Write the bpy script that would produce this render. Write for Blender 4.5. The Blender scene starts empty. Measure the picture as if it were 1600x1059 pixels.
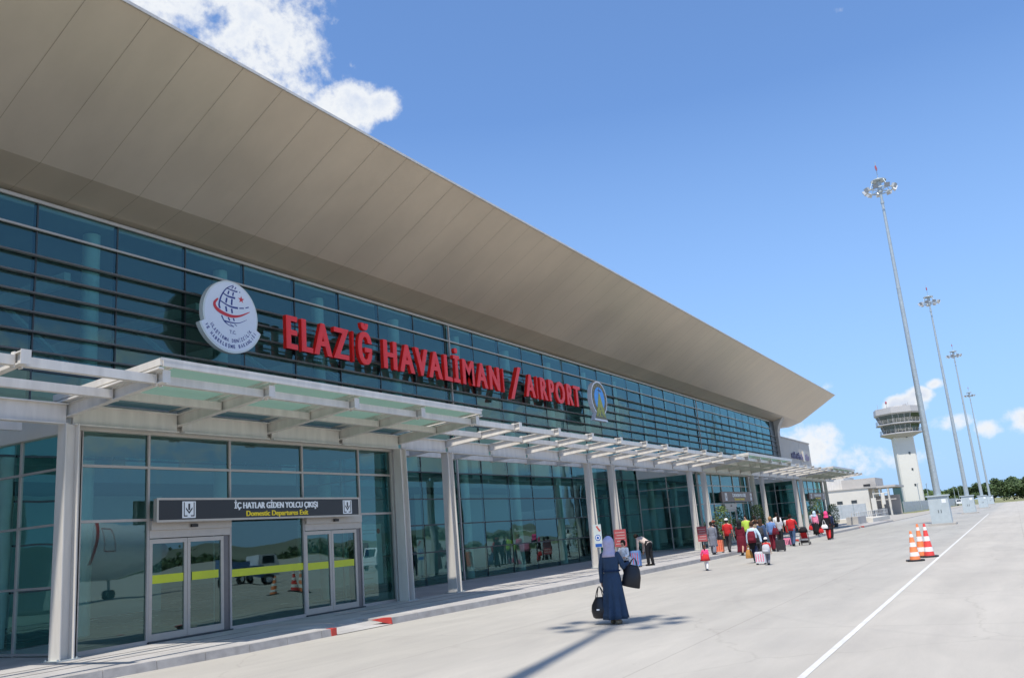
import bpy, math, random
from math import radians as R, sin, cos, pi
from mathutils import Vector, Matrix
random.seed(7)
scene = bpy.context.scene
col = scene.collection

# ---------------------------------------------------------------- camera
cam_d = bpy.data.cameras.new('camera'); cam = bpy.data.objects.new('camera', cam_d); col.objects.link(cam)
CR = Vector((0.49807, -0.86337, -0.08077)); CD = Vector((0.15462, 0.18008, -0.97142)); CF = Vector((0.85324, 0.47135, 0.22319))
cam.matrix_world = Matrix(((CR.x, -CD.x, -CF.x, 0), (CR.y, -CD.y, -CF.y, 0), (CR.z, -CD.z, -CF.z, 1.8), (0, 0, 0, 1)))
cam_d.sensor_width = 36; cam_d.lens = 36 * 1347 / 1600; cam_d.clip_start = 0.1; cam_d.clip_end = 9000
scene.camera = cam

# ---------------------------------------------------------------- sun, sky, exposure
SUN_EL, SUN_AZ = R(64), R(180 + 10)          # azimuth (from +X, anticlockwise) of the place the sun stands
sv = Vector((cos(SUN_EL) * cos(SUN_AZ), cos(SUN_EL) * sin(SUN_AZ), sin(SUN_EL)))
sl = bpy.data.lights.new('sun', 'SUN'); sl.energy = 4.8; sl.angle = R(0.53); sl.color = (1, 0.94, 0.85)
sun = bpy.data.objects.new('sun', sl); col.objects.link(sun); sun.rotation_euler = (-sv).to_track_quat('-Z', 'Y').to_euler()
sun.location = (0, 0, 60)
scene.view_settings.view_transform = 'Standard'; scene.view_settings.look = 'None'
scene.view_settings.exposure = 0.14; scene.view_settings.gamma = 1
world = bpy.data.worlds.new('World'); scene.world = world; world.use_nodes = True
def build_world():
    nt = world.node_tree; N = nt.nodes; L = nt.links; N.clear()
    out = N.new('ShaderNodeOutputWorld'); bg = N.new('ShaderNodeBackground'); bg.inputs[1].default_value = 0.135
    L.new(bg.outputs[0], out.inputs[0])
    sky = N.new('ShaderNodeTexSky'); sky.sky_type = 'NISHITA'; sky.sun_disc = False
    sky.sun_elevation = SUN_EL; sky.sun_rotation = R(90) - SUN_AZ; sky.altitude = 900; sky.air_density = 1.0; sky.dust_density = 1.1; sky.ozone_density = 1.0
    tc = N.new('ShaderNodeTexCoord'); sep = N.new('ShaderNodeSeparateXYZ'); L.new(tc.outputs['Generated'], sep.inputs[0])
    def m(op, a, b=None, c=None, clamp=False):
        n = N.new('ShaderNodeMath'); n.operation = op; n.use_clamp = clamp
        for i, v in enumerate((a, b, c)):
            if v is None: continue
            if isinstance(v, (int, float)): n.inputs[i].default_value = v
            else: L.new(v, n.inputs[i])
        return n.outputs[0]
    az = m('MULTIPLY', m('ARCTAN2', sep.outputs[1], sep.outputs[0]), 180 / pi)
    el = m('MULTIPLY', m('ARCSINE', sep.outputs[2]), 180 / pi)
    noi = N.new('ShaderNodeTexNoise'); noi.inputs['Scale'].default_value = 9; noi.inputs['Detail'].default_value = 9; noi.inputs['Roughness'].default_value = 0.6
    L.new(tc.outputs['Generated'], noi.inputs['Vector'])
    noi2 = N.new('ShaderNodeTexNoise'); noi2.inputs['Scale'].default_value = 34; noi2.inputs['Detail'].default_value = 8; noi2.inputs['Roughness'].default_value = 0.62
    L.new(tc.outputs['Generated'], noi2.inputs['Vector'])
    # cumulus: (azimuth, elevation, half width, half height, strength)
    B = [(50, 36.5, 9.2, 5.0, 1), (45.6, 32.0, 4.4, 3.6, 1), (39.6, 28.3, 3.0, 1.5, 1), (47.5, 29.0, 7, 3.0, 1), (60, 28, 9, 6, 1), (37.0, 28.4, 1.6, 1.0, .95),
         (10.6, 3.9, 2.2, 1.5, .72), (8.0, 3.0, 2.0, .9, .6), (9.3, 7.6, .9, .5, .5), (11.6, 6.2, 1.3, .9, .7),
         (4.9, 5.75, 1.2, .8, 1), (3.9, 6.35, .8, .55, .95), (3.0, 6.85, .6, .35, .8), (2.5, 4.5, 1.4, .55, .55), (0.6, 3.9, .9, .55, .7), (-1.3, 4.1, 1.3, .8, .75),
         (4.2, 29.65, .9, .3, .42), (6.2, 2.6, 3.2, .8, .62),
         (-60, 9, 14, 4, .9), (-95, 7, 16, 4, .9), (-130, 12, 15, 5, .9), (-30, 6, 9, 2.5, .9), (-75, 24, 9, 5, .9), (-48, 38, 7, 4, .8), (100, 30, 20, 8, .9), (160, 18, 20, 7, .9), (-110, 40, 10, 6, .9)]
    acc = None
    for (a0, e0, w, h, s) in B:
        da = m('DIVIDE', m('SUBTRACT', az, a0), w); de = m('DIVIDE', m('SUBTRACT', el, e0), h)
        v = m('MULTIPLY', m('SUBTRACT', 1.0, m('ADD', m('MULTIPLY', da, da), m('MULTIPLY', de, de))), 1.0)
        v = m('MULTIPLY', m('MAXIMUM', v, -2.0), s) if s != 1 else v
        v = m('ADD', v, s - 1)
        acc = v if acc is None else m('MAXIMUM', acc, v)
    d = m('ADD', acc, m('MULTIPLY', m('SUBTRACT', noi.outputs[0], 0.5), 2.6))
    d = m('ADD', d, m('MULTIPLY', m('SUBTRACT', noi2.outputs[0], 0.5), 1.9))
    noi3 = N.new('ShaderNodeTexNoise'); noi3.inputs['Scale'].default_value = 120; noi3.inputs['Detail'].default_value = 4; noi3.inputs['Roughness'].default_value = 0.5
    L.new(tc.outputs['Generated'], noi3.inputs['Vector']); d = m('ADD', d, m('MULTIPLY', m('SUBTRACT', noi3.outputs[0], 0.5), .8))
    mr = N.new('ShaderNodeMapRange'); mr.interpolation_type = 'SMOOTHSTEP'; L.new(d, mr.inputs[0]); mr.inputs[1].default_value = -0.25; mr.inputs[2].default_value = .75
    sh = N.new('ShaderNodeMapRange'); L.new(m('ADD', d, m('MULTIPLY', noi2.outputs[0], 1.0)), sh.inputs[0]); sh.inputs[1].default_value = 0.5; sh.inputs[2].default_value = 2.3
    cr = N.new('ShaderNodeValToRGB'); L.new(sh.outputs[0], cr.inputs[0])
    e = cr.color_ramp.elements; e[0].position = 0; e[0].color = (6.5, 6.55, 6.5, 1); e[1].position = 1; e[1].color = (4.0, 4.6, 5.8, 1)
    k = e.new(.35); k.color = (6.0, 6.2, 6.45, 1)
    # the air near the horizon pales the sky
    hz = N.new('ShaderNodeMapRange'); L.new(el, hz.inputs[0]); hz.inputs[1].default_value = 0; hz.inputs[2].default_value = 27; hz.inputs[3].default_value = 0.9; hz.inputs[4].default_value = 0.15
    mh = N.new('ShaderNodeMixRGB'); tn = N.new('ShaderNodeMixRGB'); tn.blend_type = 'MULTIPLY'; tn.inputs[0].default_value = 1; L.new(sky.outputs[0], tn.inputs[1]); tn.inputs[2].default_value = (.76, 1.07, 1.45, 1); L.new(hz.outputs[0], mh.inputs[0]); L.new(tn.outputs[0], mh.inputs[1]); mh.inputs[2].default_value = (2.7, 4.3, 6.8, 1)
    mx = N.new('ShaderNodeMixRGB'); L.new(mr.outputs[0], mx.inputs[0]); L.new(mh.outputs[0], mx.inputs[1]); L.new(cr.outputs[0], mx.inputs[2])
    L.new(mx.outputs[0], bg.inputs[0])
build_world()

# ---------------------------------------------------------------- helpers
def new_mat(name):
    m = bpy.data.materials.new(name); m.use_nodes = True
    return m, m.node_tree.nodes, m.node_tree.links, m.node_tree.nodes['Principled BSDF']
def M(name, c, rough=.6, metal=0, var=.12, scale=3., bump=0., bscale=40., spec=.5, stretch=None, coat=0):
    """painted / cloth / stone surface with a little procedural unevenness in colour and gloss"""
    m, N, L, p = new_mat(name)
    tc = N.new('ShaderNodeTexCoord'); src = tc.outputs['Object']
    if stretch:
        mp = N.new('ShaderNodeMapping'); mp.inputs['Scale'].default_value = stretch; L.new(src, mp.inputs[0]); src = mp.outputs[0]
    n = N.new('ShaderNodeTexNoise'); n.inputs['Scale'].default_value = scale; n.inputs['Detail'].default_value = 6; n.inputs['Roughness'].default_value = .6; L.new(src, n.inputs['Vector'])
    r = N.new('ShaderNodeValToRGB'); L.new(n.outputs[0], r.inputs[0])
    r.color_ramp.elements[0].position = .3; r.color_ramp.elements[1].position = .7
    r.color_ramp.elements[0].color = tuple(x * (1 - var) for x in c) + (1,); r.color_ramp.elements[1].color = tuple(min(1, x * (1 + var)) for x in c) + (1,)
    L.new(r.outputs[0], p.inputs['Base Color'])
    mr = N.new('ShaderNodeMapRange'); L.new(n.outputs[0], mr.inputs[0]); mr.inputs[3].default_value = max(.02, rough - .08); mr.inputs[4].default_value = min(1, rough + .08); L.new(mr.outputs[0], p.inputs['Roughness'])
    p.inputs['Metallic'].default_value = metal; p.inputs['Specular IOR Level'].default_value = spec
    if coat: p.inputs['Coat Weight'].default_value = coat
    if bump:
        b = N.new('ShaderNodeTexNoise'); b.inputs['Scale'].default_value = bscale; b.inputs['Detail'].default_value = 5; L.new(src, b.inputs['Vector'])
        bm = N.new('ShaderNodeBump'); bm.inputs['Strength'].default_value = bump; bm.inputs['Distance'].default_value = .02; L.new(b.outputs[0], bm.inputs['Height']); L.new(bm.outputs[0], p.inputs['Normal'])
    return m

class MB:
    """collects faces of several shapes into one mesh"""
    def __init__(s): s.v = []; s.f = []; s.m = []; s.sm = []
    def add(s, vs, fs, mi=0, smooth=False):
        b = len(s.v); s.v += [Vector(v) for v in vs]
        for f in fs: s.f.append([b + i for i in f]); s.m.append(mi); s.sm.append(smooth)
        return s
    def box(s, x0, x1, y0, y1, z0, z1, mi=0):
        return s.add([(x0, y0, z0), (x1, y0, z0), (x1, y1, z0), (x0, y1, z0), (x0, y0, z1), (x1, y0, z1), (x1, y1, z1), (x0, y1, z1)],
                     [(0, 3, 2, 1), (4, 5, 6, 7), (0, 1, 5, 4), (1, 2, 6, 5), (2, 3, 7, 6), (3, 0, 4, 7)], mi)
    def frame(s, p0, p1, up=(0, 0, 1)):
        p0 = Vector(p0); p1 = Vector(p1); d = (p1 - p0).normalized(); u = Vector(up)
        if abs(d.dot(u)) > .98: u = Vector((1, 0, 0))
        sd = d.cross(u).normalized(); u = sd.cross(d).normalized(); return p0, p1, d, sd, u
    def bar(s, p0, p1, w, h, mi=0, up=(0, 0, 1)):
        p0, p1, d, sd, u = s.frame(p0, p1, up); c = [(-w / 2, -h / 2), (w / 2, -h / 2), (w / 2, h / 2), (-w / 2, h / 2)]
        vs = [p + sd * a + u * b for p in (p0, p1) for a, b in c]
        return s.add(vs, [(0, 1, 2, 3), (7, 6, 5, 4), (0, 4, 5, 1), (1, 5, 6, 2), (2, 6, 7, 3), (3, 7, 4, 0)], mi)
    def ibeam(s, p0, p1, w, h, tf=.025, tw=.016, h1=None, mi=0, up=(0, 0, 1)):
        """rolled steel section; w across the flanges, h deep (h1 at the far end)"""
        p0, p1, d, sd, u = s.frame(p0, p1, up); h1 = h1 or h
        def sec(hh):
            a = w / 2; b = hh / 2
            return [(-a, -b), (a, -b), (a, -b + tf), (tw, -b + tf), (tw, b - tf), (a, b - tf), (a, b), (-a, b), (-a, b - tf), (-tw, b - tf), (-tw, -b + tf), (-a, -b + tf)]
        vs = [p0 + sd * a + u * b for a, b in sec(h)] + [p1 + sd * a + u * (b + (h - h1) / 2) for a, b in sec(h1)]
        n = 12; fs = [(i, i + n, (i + 1) % n + n, (i + 1) % n) for i in range(n)]
        for o, rv in ((0, 0), (n, 1)):
            for q in ([0, 1, 2, 3, 10, 11], [3, 4, 9, 10], [4, 5, 6, 7, 8, 9]):
                q = [o + k for k in q]; fs.append(tuple(q[::-1]) if rv else tuple(q))
        return s.add(vs, fs, mi)
    def tube(s, p0, p1, r0, r1=None, n=10, mi=0, cap=True, smooth=True):
        r1 = r0 if r1 is None else r1; p0, p1, d, sd, u = s.frame(p0, p1)
        vs = [p + (sd * cos(2 * pi * i / n) + u * sin(2 * pi * i / n)) * r for p, r in ((p0, r0), (p1, r1)) for i in range(n)]
        s.add(vs, [(i, (i + 1) % n, (i + 1) % n + n, i + n) for i in range(n)], mi, smooth)
        if cap: s.add(vs, [tuple(range(n))[::-1], tuple(range(n, 2 * n))], mi)
        return s
    def chain(s, pts, rad, n=10, mi=0, flat=1.0, up=None):
        """one continuous tapered limb through the points, with rounded ends"""
        P = [Vector(p) for p in pts]; Rr = list(rad)
        # refine with catmull-rom
        Q = []; S = []
        for i in range(len(P) - 1):
            a, b, c, d = P[max(i - 1, 0)], P[i], P[i + 1], P[min(i + 2, len(P) - 1)]
            for k in range(4):
                t = k / 4; Q.append(.5 * ((2 * b) + (c - a) * t + (2 * a - 5 * b + 4 * c - d) * t * t + (3 * b - a - 3 * c + d) * t ** 3)); S.append(Rr[i] * (1 - t) + Rr[i + 1] * t)
        Q.append(P[-1]); S.append(Rr[-1])
        d0 = (Q[1] - Q[0]).normalized(); d1 = (Q[-1] - Q[-2]).normalized()
        Q = [Q[0] - d0 * S[0] * .75, Q[0] - d0 * S[0] * .5] + Q + [Q[-1] + d1 * S[-1] * .5, Q[-1] + d1 * S[-1] * .75]
        S = [S[0] * .2, S[0] * .75] + S + [S[-1] * .75, S[-1] * .2]
        ref = Vector(up) if up else Vector((0, 1, 0)); vs = []
        for i, p in enumerate(Q):
            d = (Q[min(i + 1, len(Q) - 1)] - Q[max(i - 1, 0)]).normalized()
            if abs(d.dot(ref)) > .95: rr = Vector((1, 0, 0))
            else: rr = ref
            sd = d.cross(rr).normalized(); u = sd.cross(d).normalized()
            vs += [p + (sd * cos(2 * pi * k / n) * flat + u * sin(2 * pi * k / n)) * S[i] for k in range(n)]
        fs = [(j * n + i, j * n + (i + 1) % n, (j + 1) * n + (i + 1) % n, (j + 1) * n + i) for j in range(len(Q) - 1) for i in range(n)]
        fs += [tuple(range(n))[::-1], tuple(range((len(Q) - 1) * n, len(Q) * n))]
        return s.add(vs, fs, mi, True)
    def loft(s, rings, n=24, mi=0, cap=True, fold=0, nf=7, seed=0, smooth=True):
        """rings: (cx, cy, z, rx, ry[, fold amount]); an organic tube of ellipses"""
        vs = []; rnd = random.Random(seed); ph = [rnd.random() * 6.28 for _ in range(4)]
        for j, q in enumerate(rings):
            cx, cy, z, rx, ry = q[:5]; fa = q[5] if len(q) > 5 else 0
            for i in range(n):
                a = 2 * pi * i / n
                k = 1 + fa * (.6 * sin(nf * a + ph[0] + j * .15) + .4 * sin((nf * 2 - 3) * a + ph[1]))
                vs.append((cx + rx * cos(a) * k, cy + ry * sin(a) * k, z))
        m = len(rings); fs = [(j * n + i, j * n + (i + 1) % n, (j + 1) * n + (i + 1) % n, (j + 1) * n + i) for j in range(m - 1) for i in range(n)]
        if cap: fs += [tuple(range(n))[::-1], tuple(range((m - 1) * n, m * n))]
        return s.add(vs, fs, mi, smooth)
    def ball(s, c, rx, ry, rz, n=14, m=9, mi=0):
        rg = []
        for j in range(m + 1):
            a = -pi / 2 + pi * j / m; k = max(cos(a), .02); rg.append((c[0], c[1], c[2] + rz * sin(a), rx * k, ry * k))
        return s.loft(rg, n, mi)
    def prism(s, pts, t0, t1, fn, mi=0):
        """outline (u, v) swept from t0 to t1; fn(u, v, t) -> xyz"""
        n = len(pts); vs = [fn(u, v, t0) for u, v in pts] + [fn(u, v, t1) for u, v in pts]
        fs = [tuple(range(n)), tuple(range(2 * n - 1, n - 1, -1))] + [(i, i + n, (i + 1) % n + n, (i + 1) % n) for i in range(n)]
        return s.add(vs, fs, mi)
    def build(s, name, mats, parent=None, world=True):
        me = bpy.data.meshes.new(name); off = Vector((0, 0, 0))
        if parent is not None and world:
            q = parent
            while q is not None: off = off + q.location; q = q.parent
        me.from_pydata([v - off for v in s.v], [], s.f)
        for m in (mats if isinstance(mats, (list, tuple)) else [mats]): me.materials.append(m)
        me.polygons.foreach_set('material_index', s.m); me.polygons.foreach_set('use_smooth', s.sm); me.update()
        o = bpy.data.objects.new(name, me); col.objects.link(o)
        if parent is not None: o.parent = parent
        return o
    def xf(s, mat, a=0):
        for i in range(a, len(s.v)): s.v[i] = mat @ s.v[i]
        return s
def fixn(o):
    import bmesh
    bm = bmesh.new(); bm.from_mesh(o.data); bmesh.ops.recalc_face_normals(bm, faces=bm.faces); bm.to_mesh(o.data); bm.free(); return o
def thing(name, label, cat, loc=(0, 0, 0), rz=0, group=None):
    o = bpy.data.objects.new(name, None); col.objects.link(o); o.empty_display_size = .3; o.location = loc; o.rotation_euler = (0, 0, rz)
    o['label'] = label; o['category'] = cat
    if group: o['group'] = group
    return o
def tag(o, label, cat, group=None):
    o['label'] = label; o['category'] = cat
    if group: o['group'] = group
    return o
def struct(o): o['kind'] = 'structure'; return o
def dup(root, loc, rz=None, label=None, sc=None):
    r = root.copy(); col.objects.link(r); r.location = loc
    if rz is not None: r.rotation_euler = (0, 0, rz)
    if label: r['label'] = label
    if sc: r.scale = (sc, sc, sc)
    def rec(a, b):
        for ch in list(a.children):
            c = ch.copy(); col.objects.link(c); c.parent = b; rec(ch, c)
    rec(root, r); return r
def text(s, mb, height, fn, x0=None, x1=None, xc=None, mi=0, bold=.0, depth=.02, xs=1.0, t0=0):
    """letters as solid geometry: height = cap height; fn(u, v, t) places them; stretched to x0..x1 when given"""
    cu = bpy.data.curves.new('t', 'FONT'); cu.body = s; cu.size = 1; cu.offset = bold; cu.resolution_u = 3
    ob = bpy.data.objects.new('t', cu); col.objects.link(ob); bpy.context.view_layer.update()
    me = bpy.data.meshes.new_from_object(ob.evaluated_get(bpy.context.evaluated_depsgraph_get()))
    col.objects.unlink(ob); bpy.data.objects.remove(ob); bpy.data.curves.remove(cu)
    V = [v.co.copy() for v in me.vertices]; F = [tuple(p.vertices) for p in me.polygons]
    if not V: return
    a = min(v.x for v in V); b = max(v.x for v in V); k = height / .727
    if x0 is not None and x1 is not None: sx = (x1 - x0) / (b - a); ox = x0 - a * sx
    else:
        sx = k * xs; ox = (x0 - a * sx) if x0 is not None else ((xc or 0) - (a + b) / 2 * sx)
    # boundary edges for the sides
    cnt = {}
    for f in F:
        for i in range(len(f)):
            e = (f[i], f[(i + 1) % len(f)]); r = (e[1], e[0])
            if r in cnt: del cnt[r]
            else: cnt[e] = 1
    n = len(V); vs = [fn(v.x * sx + ox, v.y * k, t0 + depth) for v in V] + [fn(v.x * sx + ox, v.y * k, t0) for v in V]
    fs = F + [tuple(i + n for i in f[::-1]) for f in F] + [(e[1], e[0], e[0] + n, e[1] + n) for e in cnt]
    mb.add(vs, fs, mi); bpy.data.meshes.remove(me)

# ---------------------------------------------------------------- materials
def glass_mat(name, tint, refl, base=.12, wob=.012, fk=1.0):
    """coated window pane: tinted see-through plus a slightly wavy mirror of the surroundings"""
    m, N, L, p = new_mat(name); N.remove(p); out = N['Material Output']
    tr = N.new('ShaderNodeBsdfTransparent'); tr.inputs[0].default_value = tint + (1,)
    gl = N.new('ShaderNodeBsdfGlossy'); gl.inputs[0].default_value = refl + (1,); gl.inputs['Roughness'].default_value = .012
    fr = N.new('ShaderNodeFresnel'); fr.inputs[0].default_value = 1.5
    tc = N.new('ShaderNodeTexCoord'); n = N.new('ShaderNodeTexNoise'); n.inputs['Scale'].default_value = .55; n.inputs['Detail'].default_value = 1; L.new(tc.outputs['Object'], n.inputs['Vector'])
    b = N.new('ShaderNodeBump'); b.inputs['Strength'].default_value = 1; b.inputs['Distance'].default_value = wob; L.new(n.outputs[0], b.inputs['Height']); L.new(b.outputs[0], gl.inputs['Normal'])
    ma = N.new('ShaderNodeMath'); ma.operation = 'MULTIPLY_ADD'; L.new(fr.outputs[0], ma.inputs[0]); ma.inputs[1].default_value = fk; ma.inputs[2].default_value = base; ma.use_clamp = True
    mx = N.new('ShaderNodeMixShader'); L.new(ma.outputs[0], mx.inputs[0]); L.new(tr.outputs[0], mx.inputs[1]); L.new(gl.outputs[0], mx.inputs[2]); L.new(mx.outputs[0], out.inputs[0])
    return m
m_glass = glass_mat('facade_glass', (.48, .76, .70), (.42, .68, .69), .085, fk=1.35)
m_glass_low = glass_mat('entrance_glass', (.42, .68, .64), (.52, .74, .72), .13)
m_white = M('white_steel_paint', (.61, .58, .53), .38, 0, .12, 2., .05, 30, stretch=(2, 2, .3))
m_beige = M('beige_cladding', (.56, .53, .47), .42, 0, .06, 1.2, .04, 20)
m_mull = M('window_frame_metal', (.40, .37, .34), .4, .1, .06, 3)
m_dark = M('dark_frame', (.05, .06, .065), .4, .3, .1)
m_louv = M('louvre_metal', (.20, .185, .17), .35, .3, .12, 4)
m_soff = M('soffit_metal', (.52, .44, .335), .33, .3, .10, .35, .12, 1.2, stretch=(1, .35, 1))
m_joint = M('joint_seal', (.30, .255, .19), .7)
m_conc = M('concrete', (.42, .40, .37), .85, 0, .1, 1.5, .3, 30)
m_cream = M('cream_render', (.60, .57, .50), .9, 0, .05, .4, .2, 20)
m_grey = M('grey_panel', (.44, .41, .37), .6, 0, .08, .6)
m_alu = M('aluminium', (.45, .41, .36), .4, .25, .05, 6)
m_galv = M('galvanised_steel', (.42, .47, .48), .42, .45, .10, 4)
m_cab = M('cabinet_paint', (.44, .50, .52), .45, 0, .06, 3)
m_black = M('black_plastic', (.02, .02, .022), .5, 0, .2)
m_int_wall = M('interior_wall', (.55, .58, .56), .8, 0, .06, .5)
m_int_col = M('interior_column', (.80, .84, .82), .6, 0, .05)
m_int_floor = M('interior_floor', (.30, .29, .28), .25, 0, .1, .8)

def ground_mat():
    m, N, L, p = new_mat('apron_concrete')
    tc = N.new('ShaderNodeTexCoord'); o = tc.outputs['Object']
    def noise(sc, det, st=None, rgh=.55, dist=0):
        mp = N.new('ShaderNodeMapping'); mp.inputs['Scale'].default_value = st or (1, 1, 1); L.new(o, mp.inputs[0])
        n = N.new('ShaderNodeTexNoise'); n.inputs['Scale'].default_value = sc; n.inputs['Detail'].default_value = det; n.inputs['Roughness'].default_value = rgh; n.inputs['Distortion'].default_value = dist; L.new(mp.outputs[0], n.inputs['Vector']); return n.outputs[0]
    def ramp(v, p0, c0, p1, c1):
        r = N.new('ShaderNodeValToRGB'); L.new(v, r.inputs[0]); e = r.color_ramp.elements; e[0].position = p0; e[0].color = c0 + (1,); e[1].position = p1; e[1].color = c1 + (1,); return r.outputs[0]
    def mul(a, b, f=1.):
        x = N.new('ShaderNodeMixRGB'); x.blend_type = 'MULTIPLY'; x.inputs[0].default_value = f; L.new(a, x.inputs[1]); L.new(b, x.inputs[2]); return x.outputs[0]
    c = ramp(noise(.09, 6, (1, 1.6, 1)), .3, (.43, .40, .35), .72, (.51, .475, .415))
    c = mul(c, ramp(noise(1.1, 8, (.28, 1, 1), .65, .4), .28, (.86, .86, .87), .62, (1, 1, 1)))     # driving-direction streaks
    c = mul(c, ramp(noise(.5, 5, (.12, 2.2, 1), .6), .3, (.93, .93, .93), .6, (1, 1, 1)))
    c = mul(c, ramp(noise(55, 4), .25, (.90, .90, .90), .75, (1.06, 1.06, 1.05)))                    # grain
    c = mul(c, ramp(noise(3.2, 2), .235, (.45, .44, .42), .255, (1, 1, 1)), .6)                        # small spots of dirt
    vo = N.new('ShaderNodeTexVoronoi'); vo.feature = 'DISTANCE_TO_EDGE'; vo.inputs['Scale'].default_value = .13
    wn = N.new('ShaderNodeTexNoise'); wn.inputs['Scale'].default_value = .8; wn.inputs['Detail'].default_value = 6; L.new(o, wn.inputs['Vector'])
    wa = N.new('ShaderNodeMixRGB'); wa.blend_type = 'ADD'; wa.inputs[0].default_value = 1; L.new(o, wa.inputs[1]); L.new(wn.outputs['Color'], wa.inputs[2]); L.new(wa.outputs[0], vo.inputs['Vector'])
    c = mul(c, ramp(vo.outputs[0], .0, (.70, .69, .67), .0014, (1, 1, 1)), .35)                      # hairline cracks
    c = mul(c, ramp(noise(.42, 5, (1, 1, 1), .7, .8), .22, (.80, .79, .77), .36, (1, 1, 1)), .8)      # old damp and oil stains
    c = mul(c, ramp(noise(260, 2), .3, (.86, .86, .86), .7, (1.1, 1.1, 1.1)))
    # turning tyre marks: faint arcs
    for (cx, cy, rr, w) in ((27, -4.5, 9.3, .10), (24, -6, 12.5, .12), (31, 14, 7.5, .08)):
        sub = N.new('ShaderNodeVectorMath'); sub.operation = 'SUBTRACT'; L.new(o, sub.inputs[0]); sub.inputs[1].default_value = (cx, cy, 0)
        ln = N.new('ShaderNodeVectorMath'); ln.operation = 'LENGTH'; L.new(sub.outputs[0], ln.inputs[0])
        a = N.new('ShaderNodeMath'); a.operation = 'SUBTRACT'; L.new(ln.outputs['Value'], a.inputs[0]); a.inputs[1].default_value = rr
        ab = N.new('ShaderNodeMath'); ab.operation = 'ABSOLUTE'; L.new(a.outputs[0], ab.inputs[0])
        c = mul(c, ramp(ab.outputs[0], w * .4, (.84, .84, .85), w, (1, 1, 1)), .25)
    # the driving lane beside the line is greyer than the apron
    sx = N.new('ShaderNodeSeparateXYZ'); L.new(o, sx.inputs[0])
    def mrg(v, a, b_, c0, c1):
        q = N.new('ShaderNodeMapRange'); L.new(v, q.inputs[0]); q.inputs[1].default_value = a; q.inputs[2].default_value = b_; q.inputs[3].default_value = c0; q.inputs[4].default_value = c1; return q.outputs[0]
    mm = N.new('ShaderNodeMath'); mm.operation = 'MULTIPLY'; L.new(mrg(sx.outputs[0], 8, 60, .15, 1), mm.inputs[0]); L.new(mrg(sx.outputs[1], 2.4, 3.2, 0, 1), mm.inputs[1])
    gx = N.new('ShaderNodeMixRGB'); gx.blend_type = 'MULTIPLY'; L.new(mm.outputs[0], gx.inputs[0]); L.new(c, gx.inputs[1]); gx.inputs[2].default_value = (.84, .87, .90, 1); c = gx.outputs[0]
    # slab joints every 5 m across and at wide lanes along
    br = N.new('ShaderNodeTexBrick'); br.offset = 0; br.inputs['Scale'].default_value = 1; br.inputs['Brick Width'].default_value = 5; br.inputs['Row Height'].default_value = 4.6; br.inputs['Mortar Size'].default_value = .012; br.inputs['Mortar Smooth'].default_value = .1
    br.inputs['Color1'].default_value = (1, 1, 1, 1); br.inputs['Color2'].default_value = (.965, .965, .96, 1); br.inputs['Mortar'].default_value = (.72, .71, .70, 1)
    L.new(o, br.inputs['Vector']); c = mul(c, br.outputs['Color'], .8)
    L.new(c, p.inputs['Base Color']); p.inputs['Roughness'].default_value = .82; p.inputs['Specular IOR Level'].default_value = .35
    bm = N.new('ShaderNodeBump'); bm.inputs['Strength'].default_value = .35; bm.inputs['Distance'].default_value = .01; L.new(noise(60, 5), bm.inputs['Height']); L.new(bm.outputs[0], p.inputs['Normal'])
    return m
m_ground = ground_mat()
def paving_mat():
    m, N, L, p = new_mat('pavement_slabs'); tc = N.new('ShaderNodeTexCoord'); br = N.new('ShaderNodeTexBrick'); L.new(tc.outputs['Object'], br.inputs['Vector'])
    br.offset = .5; br.inputs['Scale'].default_value = 1; br.inputs['Brick Width'].default_value = 1.2; br.inputs['Row Height'].default_value = .6; br.inputs['Mortar Size'].default_value = .006
    br.inputs['Color1'].default_value = (.40, .385, .37, 1); br.inputs['Color2'].default_value = (.44, .425, .405, 1); br.inputs['Mortar'].default_value = (.25, .24, .23, 1)
    n = N.new('ShaderNodeTexNoise'); n.inputs['Scale'].default_value = 1.3; n.inputs['Detail'].default_value = 8; L.new(tc.outputs['Object'], n.inputs['Vector'])
    r = N.new('ShaderNodeValToRGB'); L.new(n.outputs[0], r.inputs[0]); r.color_ramp.elements[0].color = (.8, .8, .8, 1); r.color_ramp.elements[0].position = .3; r.color_ramp.elements[1].color = (1.04, 1.03, 1.02, 1); r.color_ramp.elements[1].position = .65
    x = N.new('ShaderNodeMixRGB'); x.blend_type = 'MULTIPLY'; x.inputs[0].default_value = 1; L.new(br.outputs[0], x.inputs[1]); L.new(r.outputs[0], x.inputs[2]); L.new(x.outputs[0], p.inputs['Base Color']); p.inputs['Roughness'].default_value = .8
    return m
m_pave = paving_mat()
m_kerb = M('kerb_stone', (.33, .315, .30), .85, 0, .2, 3.5, .3, 40)
m_red = M('red_paint', (.50, .045, .03), .5, 0, .15, 6)
m_line = M('white_road_paint', (.60, .59, .56), .7, 0, .16, 5)

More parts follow.
